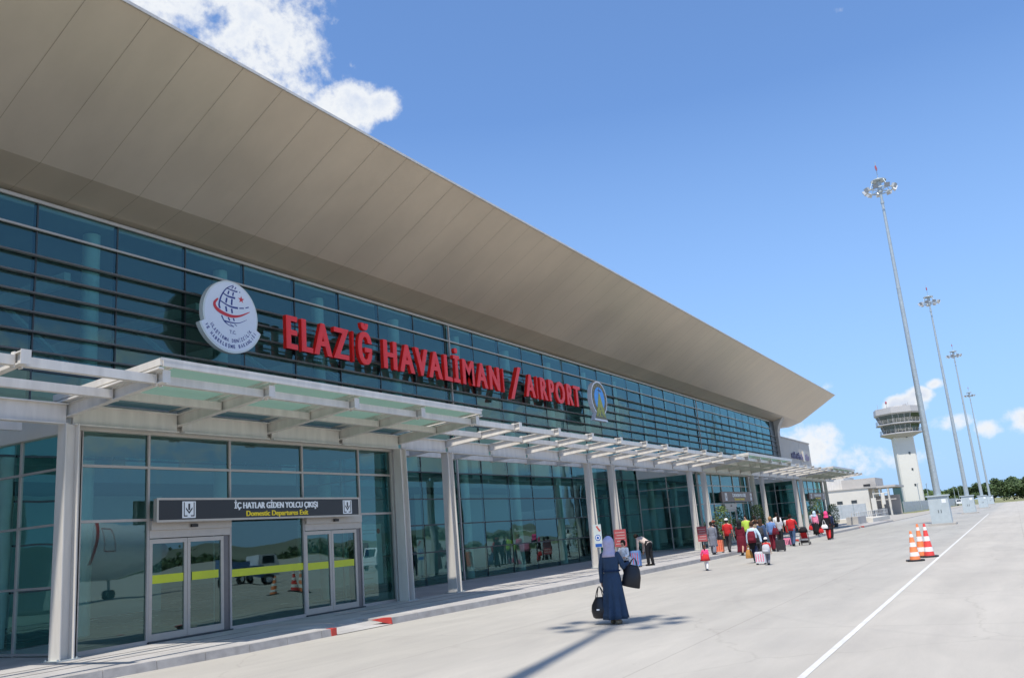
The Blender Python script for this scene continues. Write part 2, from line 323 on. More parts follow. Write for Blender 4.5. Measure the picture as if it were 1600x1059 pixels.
# ---------------------------------------------------------------- ground, pavement, markings
g = MB(); g.add([(-600, -2500, 0), (5000, -2500, 0), (5000, 2500, 0), (-600, 2500, 0)], [(0, 1, 2, 3)]); struct(g.build('apron_ground', m_ground))
KP = [(-40, 14.2), (9, 14.15), (13, 13.7), (18, 13.5), (22, 13.2), (28, 12.95), (40, 12.85), (112, 12.9)]
def KY(x):
    for (a, b), (c, d) in zip(KP, KP[1:]):
        if x <= c: return b + (d - b) * (x - a) / (c - a)
    return KP[-1][1]
ramps = [(15.45, 17.35), (57.4, 60.0), (86.5, 89.0)]
sw = MB()
xs = sorted(set([-40, 112] + [k for k, _ in KP] + [v for r in ramps for v in r]))
for a, b in zip(xs, xs[1:]):
    inr = any(r[0] <= a and b <= r[1] for r in ramps)
    if inr:
        sw.add([(a, KY(a) + 1.25, .15), (b, KY(b) + 1.25, .15), (b, 21.3, .15), (a, 21.3, .15)], [(0, 1, 2, 3)])
        sw.add([(a, KY(a) - .02, .012), (b, KY(b) - .02, .012), (b - .0, KY(b) + 1.25, .15), (a, KY(a) + 1.25, .15)], [(0, 1, 2, 3)])
    else:
        sw.add([(a, KY(a) + .16, .15), (b, KY(b) + .16, .15), (b, 21.3, .15), (a, 21.3, .15)], [(0, 1, 2, 3)])
for r in ramps:
    for x, s in ((r[0], 1), (r[1], -1)):
        sw.add([(x, KY(x), 0), (x, KY(x), .15), (x, KY(x) + 1.25, .15), (x, KY(x) + 1.25, 0)], [(0, 1, 2, 3)])
struct(sw.build('pavement', m_pave))
kb = MB(); x = -40
while x < 111.8:
    e = x + 1.0
    for r in ramps:
        if x < r[0] < e: e = r[0]
        if r[0] <= x < r[1]: x = r[1]; e = x + 1.0
    inset = .006
    a, b = x + inset, e - inset; ya, yb = KY(a), KY(b); t = .155 + random.uniform(-.003, .003)
    kb.add([(a, ya, 0), (b, yb, 0), (b, yb + .158, 0), (a, ya + .158, 0), (a, ya + .02, t), (b, yb + .02, t), (b, yb + .158, t), (a, ya + .158, t)],
           [(4, 5, 6, 7), (0, 1, 5, 4), (1, 2, 6, 5), (3, 0, 4, 7)])
    x = e
for r in ramps:                                   # the red painted ends of the dropped kerb
    a = r[0]; kb.box(a - .16, a + .004, KY(a) - .004, KY(a) + .17, 0.002, .161, 1)
    a = r[1]; kb.add([(a - .42, KY(a) + .30, .157), (a + .02, KY(a) + .05, .163), (a + .02, KY(a) - .006, .005), (a + .02, KY(a) + .28, .163), (a - .02, KY(a) - .006, .163), (a - .02, KY(a) - .006, .005)], [(0, 4, 1), (0, 3, 1), (0, 5, 4), (5, 2, 4), (2, 1, 4)], 1)
struct(kb.build('kerb', [m_kerb, m_red]))
gr = MB()
for y in (15.35, 16.25):                          # long drain slots in the pavement
    gr.box(-40, 15.4, y - .012, y + .012, .1505, .154); gr.box(18.4, 110, y - .012, y + .012, .1505, .154)
struct(gr.build('drain_slots', m_black))
ln = MB()
ln.add([(-5, 2.32, .004), (115, 2.98, .004), (115, 3.07, .004), (-5, 2.41, .004)], [(0, 1, 2, 3)])
struct(ln.build('apron_line', m_line))
# ---------------------------------------------------------------- terminal building
XL, XR = -12.0, 93.8
YG = 21.4
term = thing('terminal_building', 'long airport terminal with teal glass front under a sweeping beige roof overhang', 'building', ((XL + XR) / 2, 40, 0))
# roof: soffit, edge trim and upper skin
SP = [(15.90, 14.66), (16.95, 14.03), (18.0, 13.40), (19.05, 12.77), (20.1, 12.13), (21.2, 11.80), (21.6, 11.72)]
RX0, RX1 = -14.0, 104.4
so = MB()
for (a, za), (b, zb) in zip(SP, SP[1:]):
    so.add([(RX0, a, za), (RX1, a, za), (RX1, b, zb), (RX0, b, zb)], [(0, 1, 2, 3)], 0, False)
so.add([(XR + 2.5, 21.6, 11.72), (RX1, 21.6, 11.72), (RX1, 60, 11.72), (XR + 2.5, 60, 11.72)], [(0, 1, 2, 3)])
soffit = so.build('roof_soffit', m_soff, term)
x = 10.71 - 1.463 * 16
while x < RX1 - .3:
    jt = MB()
    for (a, za), (b, zb) in zip(SP[:-1], SP[1:]):
        jt.add([(x - .008, a, za - .005), (x + .008, a, za - .005), (x + .008, b, zb - .005), (x - .008, b, zb - .005)], [(0, 1, 2, 3)])
    jt.build('soffit_joint', m_joint, soffit)
    x += 1.463
rf = MB()
top = [(15.86, 14.70), (15.86, 14.725), (18, 15.05), (30, 15.6), (60, 15.6), (60, 11.75), (21.7, 11.75)] + [(a, z + .03) for a, z in SP[::-1][1:-1]]
rf.prism(top, RX0, RX1, lambda u, v, t: (t, u, v)); roof = fixn(rf.build('roof', m_beige, term))
ft = MB(); ft.box(RX0 - .02, RX1 + .02, 15.83, 15.855, 14.64, 14.72)
ft.build('fascia_trim', m_white, roof)
# structure behind the glass
w = MB()
w.box(XL, XR + 3, 58, 58.4, 0, 6.0); w.box(XL, XR + 3, 58, 58.4, 11.2, 11.7); w.box(XL - .3, XL, 21.4, 58, 0, 11.7); w.box(XR + 2.2, XR + 2.6, 21.9, 58, 0, 11.7)
w.box(XL, XR, 34.0, 34.2, 4.9, 9.0); w.box(XL, XR, 33.6, 34.3, 8.9, 9.25)
w.box(XL, 24, 30.2, 30.4, .16, 4.6); w.box(40, 52, 29.2, 29.4, .16, 4.6); w.box(66, 80, 29.2, 29.4, .16, 4.6)
w.build('inner_wall', m_int_wall, term)
fl = MB(); fl.box(XL, XR, YG + .05, 58, .10, .165); fl.build('floor', m_int_floor, term)
cl = MB(); cl.box(XL, XR, 26.5, 58, 4.7, 5.2); cl.build('upper_floor', M('upper_floor_slab', (.38, .40, .40), .7, 0, .05), term)
m_ceil = M('ceiling_panel', (.45, .47, .46), .7, 0, .05, .4)
ce = MB(); ce.box(XL, XR, YG + .25, 58, 11.55, 11.68); ce.build('ceiling', m_ceil, term)
rnd = random.Random(3)
x = 20.0 - 4.84 * 6
while x < XR:
    c = MB(); c.tube((x, 22.3, .16), (x, 22.3, 11.5), .24, n=14); c.build('inner_column', m_int_col, term)
    c = MB(); c.box(x - .1, x + .1, 23.4, 33.8, 10.2, 10.6); c.bar((x, 23.1, 7.6), (x, 26.6, 10.2), .14, .14); c.build('roof_beam', m_int_col, term)
    x += 4.84
for i in range(9):
    x = 14 + i * 8.7; b = MB(); b.box(x, x + 2.6, 30.8, 31.6, 5.2, 7.6 + rnd.random()); b.build('inner_panel', m_int_col, term)
# curtain wall: one window a bay, rows between the transoms
ZR = [.17, 1.47, 2.58, 3.65, 4.77, 5.9, 7.0, 8.0, 8.52, 9.05, 9.54, 10.08, 10.82, 11.58]
x0 = 12.95 - 2.42 * 10
bays = [x0 + 2.42 * k for k in range(0, 60) if x0 + 2.42 * k < XR - 1.2]
PORT = [(11.6, 22.45), (54.0, 66.0), (83.4, 95.1)]
for k, xa in enumerate(bays):
    xb = min(xa + 2.42, XR)
    if k == len(bays) - 1: xb = XR
    inp = any(p[0] - .6 < (xa + xb) / 2 < p[1] + .6 for p in PORT)
    gm = MB(); fr = MB()
    for z0, z1 in zip(ZR, ZR[1:]):
        if inp and z1 < 5.7: continue
        t = [rnd.uniform(-.012, .012) for _ in range(3)]
        gm.add([(xa + .02, YG + t[0], z0), (xb - .02, YG + t[1], z0), (xb - .02, YG + t[1] + t[2], z1), (xa + .02, YG + t[0] + t[2], z1)], [(0, 1, 2, 3)])
        if z0 > .3: fr.box(xa + .03, xb - .03, YG - .03, YG + .06, z0 - .025, z0 + .025)
    zb = 5.2 if inp else .16
    wn = gm.build('window', m_glass, term)
    fr.box(xa - .022, xa + .022, YG - .02, YG + .14, max(zb, 5.0), 11.6)
    if not inp: fr.box(xa - .008, xa + .008, YG - .012, YG + .1, zb, 5.0)
    fr.build('frame', m_dark if 1 else m_mull, wn)
for x in (32.55, 32.55 + 36.3):
    b = MB(); b.box(x - .035, x + .035, YG - .12, YG - .045, .16, 11.62); b.build('expansion_joint_cover', m_mull, term)
b = MB(); b.box(XL, XR, YG - .11, YG - .045, 11.57, 11.66); b.box(XL, XR, YG - .11, YG - .045, 10.795, 10.85); b.build('head_trim', m_alu, term)
for z in (10.06, 9.53, 9.03, 8.51, 7.99, 7.47):
    b = MB(); b.prism([(YG - .19, z - .025), (YG - .185, z + .02), (YG - .08, z + .025), (YG - .07, z - .02)], XL, XR + 2.2, lambda u, v, t: (t, u, v)); b.box(XL, XR, YG - .20, YG - .19, z - .012, z + .02, 1)
    lv = fixn(b.build('louvre', [m_louv, M('louvre_edge', (.14, .13, .12), .5, .2)], term))
# end pilaster, curved into the soffit, and the plain block beyond
b = MB(); prof = [(YG - .35, 0), (YG - .35, 10.6), (YG - .5, 11.2), (YG - .85, 11.8), (YG - 1.2, 12.2), (YG + .5, 12.2), (YG + .5, 0)]
b.prism(prof, XR + 2.0, XR + 3.1, lambda u, v, t: (t, u, v)); fixn(b.build('end_pilaster', m_grey, term))
b = MB(); b.box(XR, XR + 2.0, YG - .05, YG + .4, 0, 11.7); b.build('end_wall', m_dark, term)
annex = thing('side_block', 'plain grey windowless block at the far end of the terminal', 'building', (108, 28, 0))
b = MB(); b.box(98.4, 114.2, 21.5, 34, 0, 10.2); b.box(98.4, 114.3, 21.42, 34.1, 10.2, 10.34); b.box(108.0, 108.03, 21.48, 21.5, 0, 10.2); b.build('wall', m_grey, annex)
bs = thing('block_sign', 'row of small purple letters on the plain grey block', 'sign', (107.5, 21.4, 8.05)); m_pl = M('purple_letters', (.17, .16, .26), .5)
for i in range(13):
    if i == 8: continue
    xx = 103 + i * .78; hh = .56 + .12 * ((i * 7) % 3); b = MB(); b.box(xx, xx + .12, 21.36, 21.48, 8.05, 8.05 + hh); b.box(xx + .12, xx + .48, 21.36, 21.48, 8.05 + hh * .42, 8.05 + hh * .58)
    b.box(xx + .36, xx + .48, 21.36, 21.48, 8.05, 8.05 + hh * .42) if i % 2 else b.box(xx + .12, xx + .48, 21.36, 21.48, 8.05 + hh * .86, 8.05 + hh)
    b.build('letter', m_pl, bs)
b = MB(); b.box(109.1, 109.75, 21.3, 21.49, 7.9, 9.1); tag(b.build('white_plate', m_white), 'small white plate among purple letters on the grey block', 'sign')

# entrance portals projecting under the canopy
m_brown = M('brown_sign_face', (.16, .115, .10), .5)
m_signblk = M('black_sign_face', (.012, .013, .016), .35, 0, .05)
m_signwhite = M('sign_white', (.80, .82, .84), .5, 0, .02)
m_signyel = M('sign_yellow', (.80, .60, .01), .5, 0, .02)
m_band = M('yellow_green_tape', (.55, .60, .02), .45, 0, .05)
YP = 17.3
def leaf(xa, xb, y, parent, hside):
    d = MB()
    d.box(xa, xa + .085, y - .03, y + .03, .19, 2.42); d.box(xb - .085, xb, y - .03, y + .03, .19, 2.42); d.box(xa + .085, xb - .085, y - .03, y + .03, 2.32, 2.42); d.box(xa + .085, xb - .085, y - .03, y + .03, .19, .34)
    l = d.build('door_leaf', m_alu, parent)
    gl = MB(); gl.add([(xa + .085, y, .34), (xb - .085, y, .34), (xb - .085, y, 2.32), (xa + .085, y, 2.32)], [(0, 1, 2, 3)]); gl.build('door_glass', m_glass_low, l)
    return l
def portal(x0, x1, mull, doors, transoms=(2.86, 4.05), ztop=4.80, label='', near=True):
    p = thing('entrance_portal', label, 'entrance', ((x0 + x1) / 2, YP, .15), group='entrance portals under the canopy')
    b = MB()
    b.box(x0 - .1, x1 + .1, YP - .16, YP - .02, ztop, 5.04); b.box(x0 - .1, x1 + .1, YP - .10, YP + .1, 5.04, 5.45)          # front band
    b.box(x0 - .12, x0 + .04, YP + .1, YG - .1, ztop, 5.45); b.box(x1 - .04, x1 + .12, YP + .1, YG - .1, ztop, 5.45)
    b.box(x0 - .1, x1 + .1, YP - .1, YG - .5, 5.45, 5.56); b.box(x0, x1, YP + .2, YG - .2, ztop + .02, ztop + .06)
    b.build('fascia', m_beige, p)
    b = MB(); b.box(x1 - .02, x1 + .28, YP - .12, YP + .1, .15, ztop); b.build('corner_post', m_white, p)
    b = MB(); b.box(x0 - .03, x0 + .05, YP - .05, YP + .05, .15, ztop); b.build('corner_frame', m_mull, p)
    for i, (a, c) in enumerate(zip(mull, mull[1:])):
        door = i in doors
        zs = [.2] + list(transoms) + [ztop]
        gm = MB(); fr = MB()
        for z0, z1 in zip(zs, zs[1:]):
            if door and z1 < 3: continue
            t = rnd.uniform(-.004, .004)
            gm.add([(a, YP + t, z0), (c, YP - t, z0), (c, YP - t, z1), (a, YP + t, z1)], [(0, 1, 2, 3)])
            fr.box(a + .028, c - .028, YP - .045, YP + .03, z0 - .03, z0 + .03)
        wn = gm.build('window', m_glass_low, p)
        fr.box(a - .028, a + .028, YP - .05, YP + .04, .15, ztop); fr.box(c - .028, c + .028, YP - .049, YP + .039, .15, ztop) if i == len(mull) - 2 else None
        if not door: fr.box(a + .028, c - .028, YP - .05, YP + .04, .15, .2)
        fr.build('frame', m_mull, wn)
        if door:
            d = MB(); d.box(a + .03, c - .03, YP - .12, YP + .1, 2.62, 2.83); d.box(a + .03, c - .03, YP - .06, YP + .1, 2.44, 2.62)
            head = d.build('door_header', m_alu, p)
            s = MB(); s.box((a + c) / 2 - .09, (a + c) / 2 + .09, YP - .18, YP - .12, 2.66, 2.73); s.build('motion_sensor', m_black, head)
            xe = c - .22; mid = (a + xe) / 2
            leaf(a + .04, mid - .005, YP - .01, p, 1); leaf(mid + .005, xe, YP - .01, p, -1)
            j = MB(); j.box(xe + .01, c - .03, YP - .02, YP + .3, .15, 2.44); j.build('door_jamb', M('jamb_metal', (.16, .15, .15), .4, .4), p)
            tr = MB(); tr.box(a, c, YP - .12, YP + .1, .151, .185); tr.build('threshold', m_dark, p)
    # side glazing
    for xx, s in ((x0, -1), (x1, 1)):
        zs = (.2, 1.55, 2.86, 4.05, ztop); gm = MB(); fr = MB(); n = 2
        for q in range(n):
            ya = YP + .1 + (YG - YP - .2) * q / n; yb = YP + .1 + (YG - YP - .2) * (q + 1) / n
            for z0, z1 in zip(zs, zs[1:]):
                gm.add([(xx, ya, z0), (xx, yb, z0), (xx, yb, z1), (xx, ya, z1)], [(0, 1, 2, 3)]); fr.box(xx - .03, xx + .03, ya, yb, z0 - .025, z0 + .025)
            fr.box(xx - .035, xx + .035, yb - .03, yb + .03, .15, ztop)
        wn = gm.build('window', m_glass_low, p); fr.build('frame', m_mull, wn)
    return p
def arrow_pict(mb, xc, zc, s, y, mi):
    """down arrow inside an open tray, white on dark"""
    F = lambda u, v, t: (u, y - t, v)
    q = s / 2
    for (a, b, c, d) in ((-.86, -.70, -1, 1), (.70, .86, -1, 1)): pass
    mb.box(xc - q, xc + q, y - .006, y, zc - q, zc + q, mi)                       # white tile
    k = mi + 2
    mb.box(xc - .13 * q, xc + .13 * q, y - .010, y - .006, zc - .05 * q, zc + .72 * q, k)
    mb.prism([(xc - .48 * q, zc + .05 * q), (xc, zc - .50 * q), (xc + .48 * q, zc + .05 * q), (xc + .48 * q, zc + .28 * q), (xc, zc - .26 * q), (xc - .48 * q, zc + .28 * q)], .006, .010, F, k)
    for sg in (-1, 1):
        xa = xc + sg * .80 * q; mb.box(min(xa, xa - sg * .12 * q), max(xa, xa - sg * .12 * q), y - .010, y - .006, zc - .82 * q, zc + .9 * q, k)
        mb.box(*sorted((xc + sg * .80 * q, xc + sg * .26 * q)), y - .010, y - .006, zc - .82 * q, zc - .68 * q, k)
def sign_board(x0, x1, z0, z1, face, l1, l2, label, hs=1, group='exit signs above the doors'):
    t = thing('exit_sign', label, 'sign', ((x0 + x1) / 2, 16.95, z0), group=group)
    b = MB(); b.box(x0, x1, 16.90, 17.02, z0, z1); b.box(x0 + .3, x1 - .3, 17.02, 17.2, z0 + .1, z1 - .1); b.box(x0 - .015, x1 + .015, 16.885, 16.899, z0 - .015, z0 + .035); b.box(x0 - .015, x1 + .015, 16.885, 16.899, z1 - .035, z1 + .015)
    b.box(x0 - .015, x0 + .035, 16.885, 16.899, z0 + .035, z1 - .035); b.box(x1 - .035, x1 + .015, 16.885, 16.899, z0 + .035, z1 - .035)
    b.build('sign_box', m_alu if face is m_signblk else face, t)
    b = MB(); b.box(x0 + .035, x1 - .035, 16.894, 16.899, z0 + .035, z1 - .035); fc = b.build('sign_face', face, t)
    h = z1 - z0; F = lambda u, v, t_: (u, 16.893 - t_, v + z0); xc = (x0 + x1) / 2
    b = MB(); text(l1, b, h * .26, lambda u, v, t_: F(u, v + h * .55, t_), xc=xc + .15 * (x1 - x0) / 7.2, xs=.66, bold=.012, depth=.004, mi=0, x0=None) if 0 else None
    w1 = (x1 - x0) * .425; c1 = x0 + (x1 - x0) * .535
    for q, dx in enumerate((-.010, 0, .010)): text(l1, b, h * .30, lambda u, v, t_: F(u + dx, v + h * .52, t_), x0=c1 - w1 / 2, x1=c1 + w1 / 2, bold=.012, depth=.003 + q * .0005)
    w2 = (x1 - x0) * .315
    for q, dx in enumerate((-.008, 0, .008)): text(l2, b, h * .26, lambda u, v, t_: F(u + dx, v + h * .15, t_), x0=c1 - w2 / 2, x1=c1 + w2 / 2, bold=.012, depth=.003 + q * .0005, mi=1)
    b.build('sign_lettering', [m_signwhite, m_signyel], fc)
    for xx in (x0 + (x1 - x0) * .125, x0 + (x1 - x0) * .925):
        b = MB(); arrow_pict(b, xx, z0 + h * .5, h * .74, 16.893, 0); b.build('down_arrow_symbol', [m_signwhite, m_signyel, face], fc)
    return t
portal(11.6, 22.45, [11.65, 13.35, 15.77, 18.40, 20.85, 22.45], (1, 3), label='nearest glass entrance portal with two sliding doors below the white emblem')
portal(54.0, 66.0, [54.05, 57.0, 59.0, 62.0, 64.0, 65.95], (2,), label='middle glass entrance portal behind the crowd of travellers')
portal(83.4, 95.1, [83.45, 86.1, 88.0, 90.9, 93.0, 95.05], (2,), label='farthest glass entrance portal at the end of the terminal')
sign_board(13.30, 20.36, 2.79, 3.31, m_signblk, 'İÇ HATLAR GİDEN YOLCU ÇIKIŞI', 'Domestic Departures Exit', 'long black sign with white and yellow lettering over the nearest doors')
sign_board(57.6, 65.6, 2.95, 3.62, m_brown, 'İÇ HATLAR GELEN YOLCU GİRİŞİ', 'Domestic Arrivals', 'brown sign above the middle entrance behind the crowd')
sign_board(86.2, 94.0, 2.95, 3.62, m_brown, 'DIŞ HATLAR YOLCU GİRİŞİ', 'International', 'brown sign above the farthest entrance')
# warning tape on the panes of the nearest entrance
b = MB()
for a, c in ((13.45, 14.35), (14.60, 15.40)): b.box(a, c, YP - .022, YP - .018, 1.43, 1.62)
b.box(15.82, 18.37, YP - .012, YP - .009, 1.40, 1.585)
for a, c in ((18.50, 19.38), (19.60, 20.50)): b.box(a, c, YP - .022, YP - .018, 1.37, 1.56)
tag(b.build('warning_tape', m_band), 'yellow-green warning tape across the nearest doors and panes', 'tape')
m_poster = M('poster_paper', (.55, .62, .62), .6, 0, .06, 4)
def notice(x0, x1, z0, z1, label, tri=True):
    t = thing('window_poster', label, 'poster', ((x0 + x1) / 2, YP + .1, z0))
    b = MB(); b.box(x0, x1, YP + .10, YP + .115, z0, z1); s = b.build('sheet', m_poster, t)
    b = MB(); y = YP + .093
    b.box(x0 + .1, x0 + .35, y, YP + .099, z1 - .95, z1 - .55, 1); b.box(x0 + .12, x1 - .25, y, YP + .099, z1 - .20, z1 - .16, 0); b.box(x0 + .12, x1 - .35, y, YP + .099, z1 - .30, z1 - .26, 0)
    b.tube((x1 - .16, YP + .1, z1 - .22), (x1 - .16, y - .001, z1 - .22), .08, mi=2)
    for i in range(6): b.box(x0 + .1, x1 - .4 - .1 * (i % 2), y, YP + .099, z1 - 1.15 - i * .16, z1 - 1.12 - i * .16, 0)
    b.build('poster_print', [m_grey, M('poster_blue', (.05, .16, .30), .5), m_red], s)
notice(20.98, 22.0, .75, 2.55, 'pale poster with a small red round mark behind the right-hand pane')
t = thing('info_stand', 'narrow pale standing banner behind the glass between the two doors', 'banner', (16.25, 18.2, .15))
b = MB(); b.box(16.1, 16.42, 18.2, 18.24, .35, 2.15); b.build('banner_sheet', m_int_col, t)
b = MB(); b.box(16.02, 16.5, 18.1, 18.34, .15, .22); b.tube((16.26, 18.26, .2), (16.26, 18.26, 2.1), .012); b.build('stand', m_dark, t)

# ---------------------------------------------------------------- steel canopy
can = thing('entrance_canopy', 'white steel canopy on paired columns running along the terminal front', 'canopy', (45, 16.9, .15))
YC, SL = 16.9, .067
def cz(y): return 5.30 + (YC - y) * SL               # top of the rafters
cols = [-.9, 11.1, 22.5, 25.2, 36.8, 39.5, 51.4, 54.1, 66.0, 68.8, 80.5, 83.2, 95.2]
for x in cols:
    b = MB(); z0, z1 = .15, 4.86
    for s in (-1, 1):                                     # flanges face along the building; slightly wider at the foot
        xa, xb = sorted((x + s * .155, x + s * .133))
        for (za, ha), (zb_, hb) in (((z0, .185), (z1, .135)),):
            b.add([(xa, YC - ha, za), (xb, YC - ha, za), (xb, YC + ha, za), (xa, YC + ha, za), (xa, YC - hb, zb_), (xb, YC - hb, zb_), (xb, YC + hb, zb_), (xa, YC + hb, zb_)],
                  [(0, 3, 2, 1), (4, 5, 6, 7), (0, 1, 5, 4), (1, 2, 6, 5), (2, 3, 7, 6), (3, 0, 4, 7)])
    b.box(x - .132, x + .132, YC - .010, YC + .010, z0, z1)
    c = b.build('column', m_white, can)
    b = MB(); b.box(x - .25, x + .25, YC - .25, YC + .25, .152, .17)
    for sx in (-.2, .2):
        for sy in (-.2, .2): b.tube((x + sx, YC + sy, .17), (x + sx, YC + sy, .2), .018, n=6)
    b.build('base_plate', m_galv, c)
raf = [-3.6, -.7, 2.1, 5.2, 8.3, 11.1, 13.9, 16.8, 19.65, 22.5, 25.2, 28.1, 31.0, 33.9, 36.8, 39.5, 42.5, 45.5, 48.5, 51.4, 54.1, 57.1, 60.1, 63.0, 66.0, 68.8, 71.7, 74.6, 77.6, 80.5, 83.2, 86.2, 89.2, 92.2, 95.2, 98.0, 100.6]
glz = [(11.1, 22.5), (54.1, 66.0), (83.2, 95.2)]
def inglz(x, e=.1): return any(a - e <= x <= b + e for a, b in glz)
zb = 13.88
for x in raf:
    inside = inglz(x)
    b = MB(); yb = 17.2 if inside else 18.6
    d0 = .125
    b.ibeam((x, yb, cz(yb) - .15), (x, zb, cz(zb) - .15), .14, .30, h1=.22)
    b.box(x - .09, x + .09, zb - .015, zb - .003, cz(zb) - .24, cz(zb) + .012)
    r = b.build('rafter', m_white, can)
    for y in (14.12, 15.45):                              # bolted cleats where the purlins meet the rafter
        for sg in (-1, 1):
            if x < 40: b = MB(); b.box(*sorted((x + sg * .055, x + sg * .078)), y - .05, y + .05, cz(y) - .26, cz(y) + .02); b.build('cleat', m_white, r)
for xa, xb in zip(raf, raf[1:]):
    b = MB()
    for y, h in ((14.12, .17), (15.45, .17)):
        b.bar((xa + .08, y, cz(y) - .13), (xb - .08, y, cz(y) - .13), .13, h)
    b.build('purlin', m_white, can)
    ing = inglz((xa + xb) / 2)
    b = MB(); b.ibeam((xa + .08, YC, cz(YC) - .24), (xb - .08, YC, cz(YC) - .24), .20, .44); b.build('main_girder', m_white, can)
    if not ing:
        b = MB(); b.bar((xa + .08, 18.5, cz(18.5) - .16), (xb - .08, 18.5, cz(18.5) - .16), .12, .22); b.build('purlin', m_white, can)
# milky glass over each portal, set in a raised frame
m, N, L, p = new_mat('milky_canopy_glass'); N.remove(p)
tl = N.new('ShaderNodeBsdfTranslucent'); tl.inputs[0].default_value = (.42, .56, .50, 1); df = N.new('ShaderNodeBsdfDiffuse'); df.inputs[0].default_value = (.36, .43, .40, 1)
tr = N.new('ShaderNodeBsdfTransparent'); tr.inputs[0].default_value = (.5, .62, .58, 1); gl = N.new('ShaderNodeBsdfGlossy'); gl.inputs['Roughness'].default_value = .15
a = N.new('ShaderNodeMixShader'); a.inputs[0].default_value = .4; L.new(tl.outputs[0], a.inputs[1]); L.new(df.outputs[0], a.inputs[2])
c = N.new('ShaderNodeMixShader'); c.inputs[0].default_value = .25; L.new(a.outputs[0], c.inputs[1]); L.new(tr.outputs[0], c.inputs[2])
d = N.new('ShaderNodeMixShader'); d.inputs[0].default_value = .06; L.new(c.outputs[0], d.inputs[1]); L.new(gl.outputs[0], d.inputs[2]); L.new(d.outputs[0], N['Material Output'].inputs[0])
m_milk = m
for a0, b0 in glz:
    xs_ = [x for x in raf if a0 - .1 <= x <= b0 + .1]
    b = MB(); y0, y1 = 13.82, 17.2
    for xx in (a0 - .16, b0 + .16): b.bar((xx, y0, cz(y0) + .15), (xx, y1, cz(y1) + .15), .05, .14); b.bar((xx, y0, cz(y0) + .02), (xx, y1, cz(y1) + .02), .12, .04)
    for yy in (y0, y1): b.box(a0 - .128, b0 + .128, yy - .03, yy + .03, cz(yy) + .06, cz(yy) + .21)
    b.box(a0 - .19, b0 + .19, y0 - .034, y0 - .031, cz(y0) + .17, cz(y0) + .225)
    b.build('gutter_frame', m_white, can)
    for xa, xb in zip(xs_, xs_[1:]):
        for ya, yb in ((13.86, 14.95), (15.0, 16.05), (16.1, 17.15)):
            b = MB(); b.add([(xa + .03, ya, cz(ya) + .12), (xb - .03, ya, cz(ya) + .12), (xb - .03, yb, cz(yb) + .12), (xa + .03, yb, cz(yb) + .12), (xa + .03, ya, cz(ya) + .135), (xb - .03, ya, cz(ya) + .135), (xb - .03, yb, cz(yb) + .135), (xa + .03, yb, cz(yb) + .135)],
                            [(0, 3, 2, 1), (4, 5, 6, 7), (0, 1, 5, 4), (1, 2, 6, 5), (2, 3, 7, 6), (3, 0, 4, 7)])
            b.build('glass_panel', m_milk, can)
        b = MB()
        for yy in (14.975, 16.075): b.box(xa + .03, xb - .03, yy - .035, yy + .035, cz(yy) + .05, cz(yy) + .115)
        for xx in (xa + .12, xb - .12): b.bar((xx, 13.87, cz(13.87) + .085), (xx, 17.1, cz(17.1) + .085), .05, .05)
        b.build('glazing_bar', m_white, can)

# ---------------------------------------------------------------- the big red name and the two emblems
m_letter = M('red_letter_paint', (.86, .016, .010), .42, 0, .06, 3, coat=.2)
nm = thing('building_name_sign', 'big red block letters spelling the airport name across the glass', 'sign', (33, 20.6, 8.7))
Fn = lambda z0: (lambda u, v, t: (u, 20.88 - t, v + z0))
def word(wd, xa, xb, h, z0):
    tmp = []
    cu = bpy.data.curves.new('t', 'FONT'); cu.size = 1
    # measure letter advances with the font itself
    ends = []
    for i in range(1, len(wd) + 1):
        cu.body = wd[:i]; ob = bpy.data.objects.new('t', cu); col.objects.link(ob); bpy.context.view_layer.update(); bb = ob.bound_box
        ends.append(max(c[0] for c in bb)); 
        if i == 1: first = min(c[0] for c in bb)
        bpy.data.objects.remove(ob)
    starts = []
    for i, chh in enumerate(wd):
        cu.body = chh; ob = bpy.data.objects.new('t', cu); col.objects.link(ob); bpy.context.view_layer.update(); bb = ob.bound_box
        wch = max(c[0] for c in bb) - min(c[0] for c in bb); starts.append(ends[i] - wch); bpy.data.objects.remove(ob)
    bpy.data.curves.remove(cu)
    k = (xb - xa) / (ends[-1] - first)
    for s, e, chh in zip(starts, ends, wd):
        b = MB(); text(chh, b, h, Fn(z0), x0=xa + (s - first) * k + .07, x1=xa + (e - first) * k - .07, bold=.012, depth=.15, t0=.07)
        n0 = len(b.v); vv = [v.copy() for v in b.v]; ff = [list(f) for f in b.f]
        for dx, dy in ((-.05, .002), (.05, .004), (-.022, .006), (.022, .008)): b.add([(v.x + dx, v.y - dy, v.z) for v in vv], ff)
        fixn(b.build('letter', m_letter, nm))
word('ELAZIĞ', 21.40, 26.15, 1.22, 8.74); word('HAVALİMANI', 26.75, 36.25, 1.20, 8.74); word('AIRPORT', 38.40, 45.0, 1.22, 8.76)
b = MB(); b.prism([(36.75, 8.45), (37.05, 8.45), (37.95, 10.15), (37.65, 10.15)], .05, .27, Fn(0)); fixn(b.build('letter', m_letter, nm))
b = MB()
for z in (8.98, 9.62): b.box(21.5, 44.9, 20.84, 20.88, z - .02, z + .02)
b.build('mounting_rail', m_dark, nm)

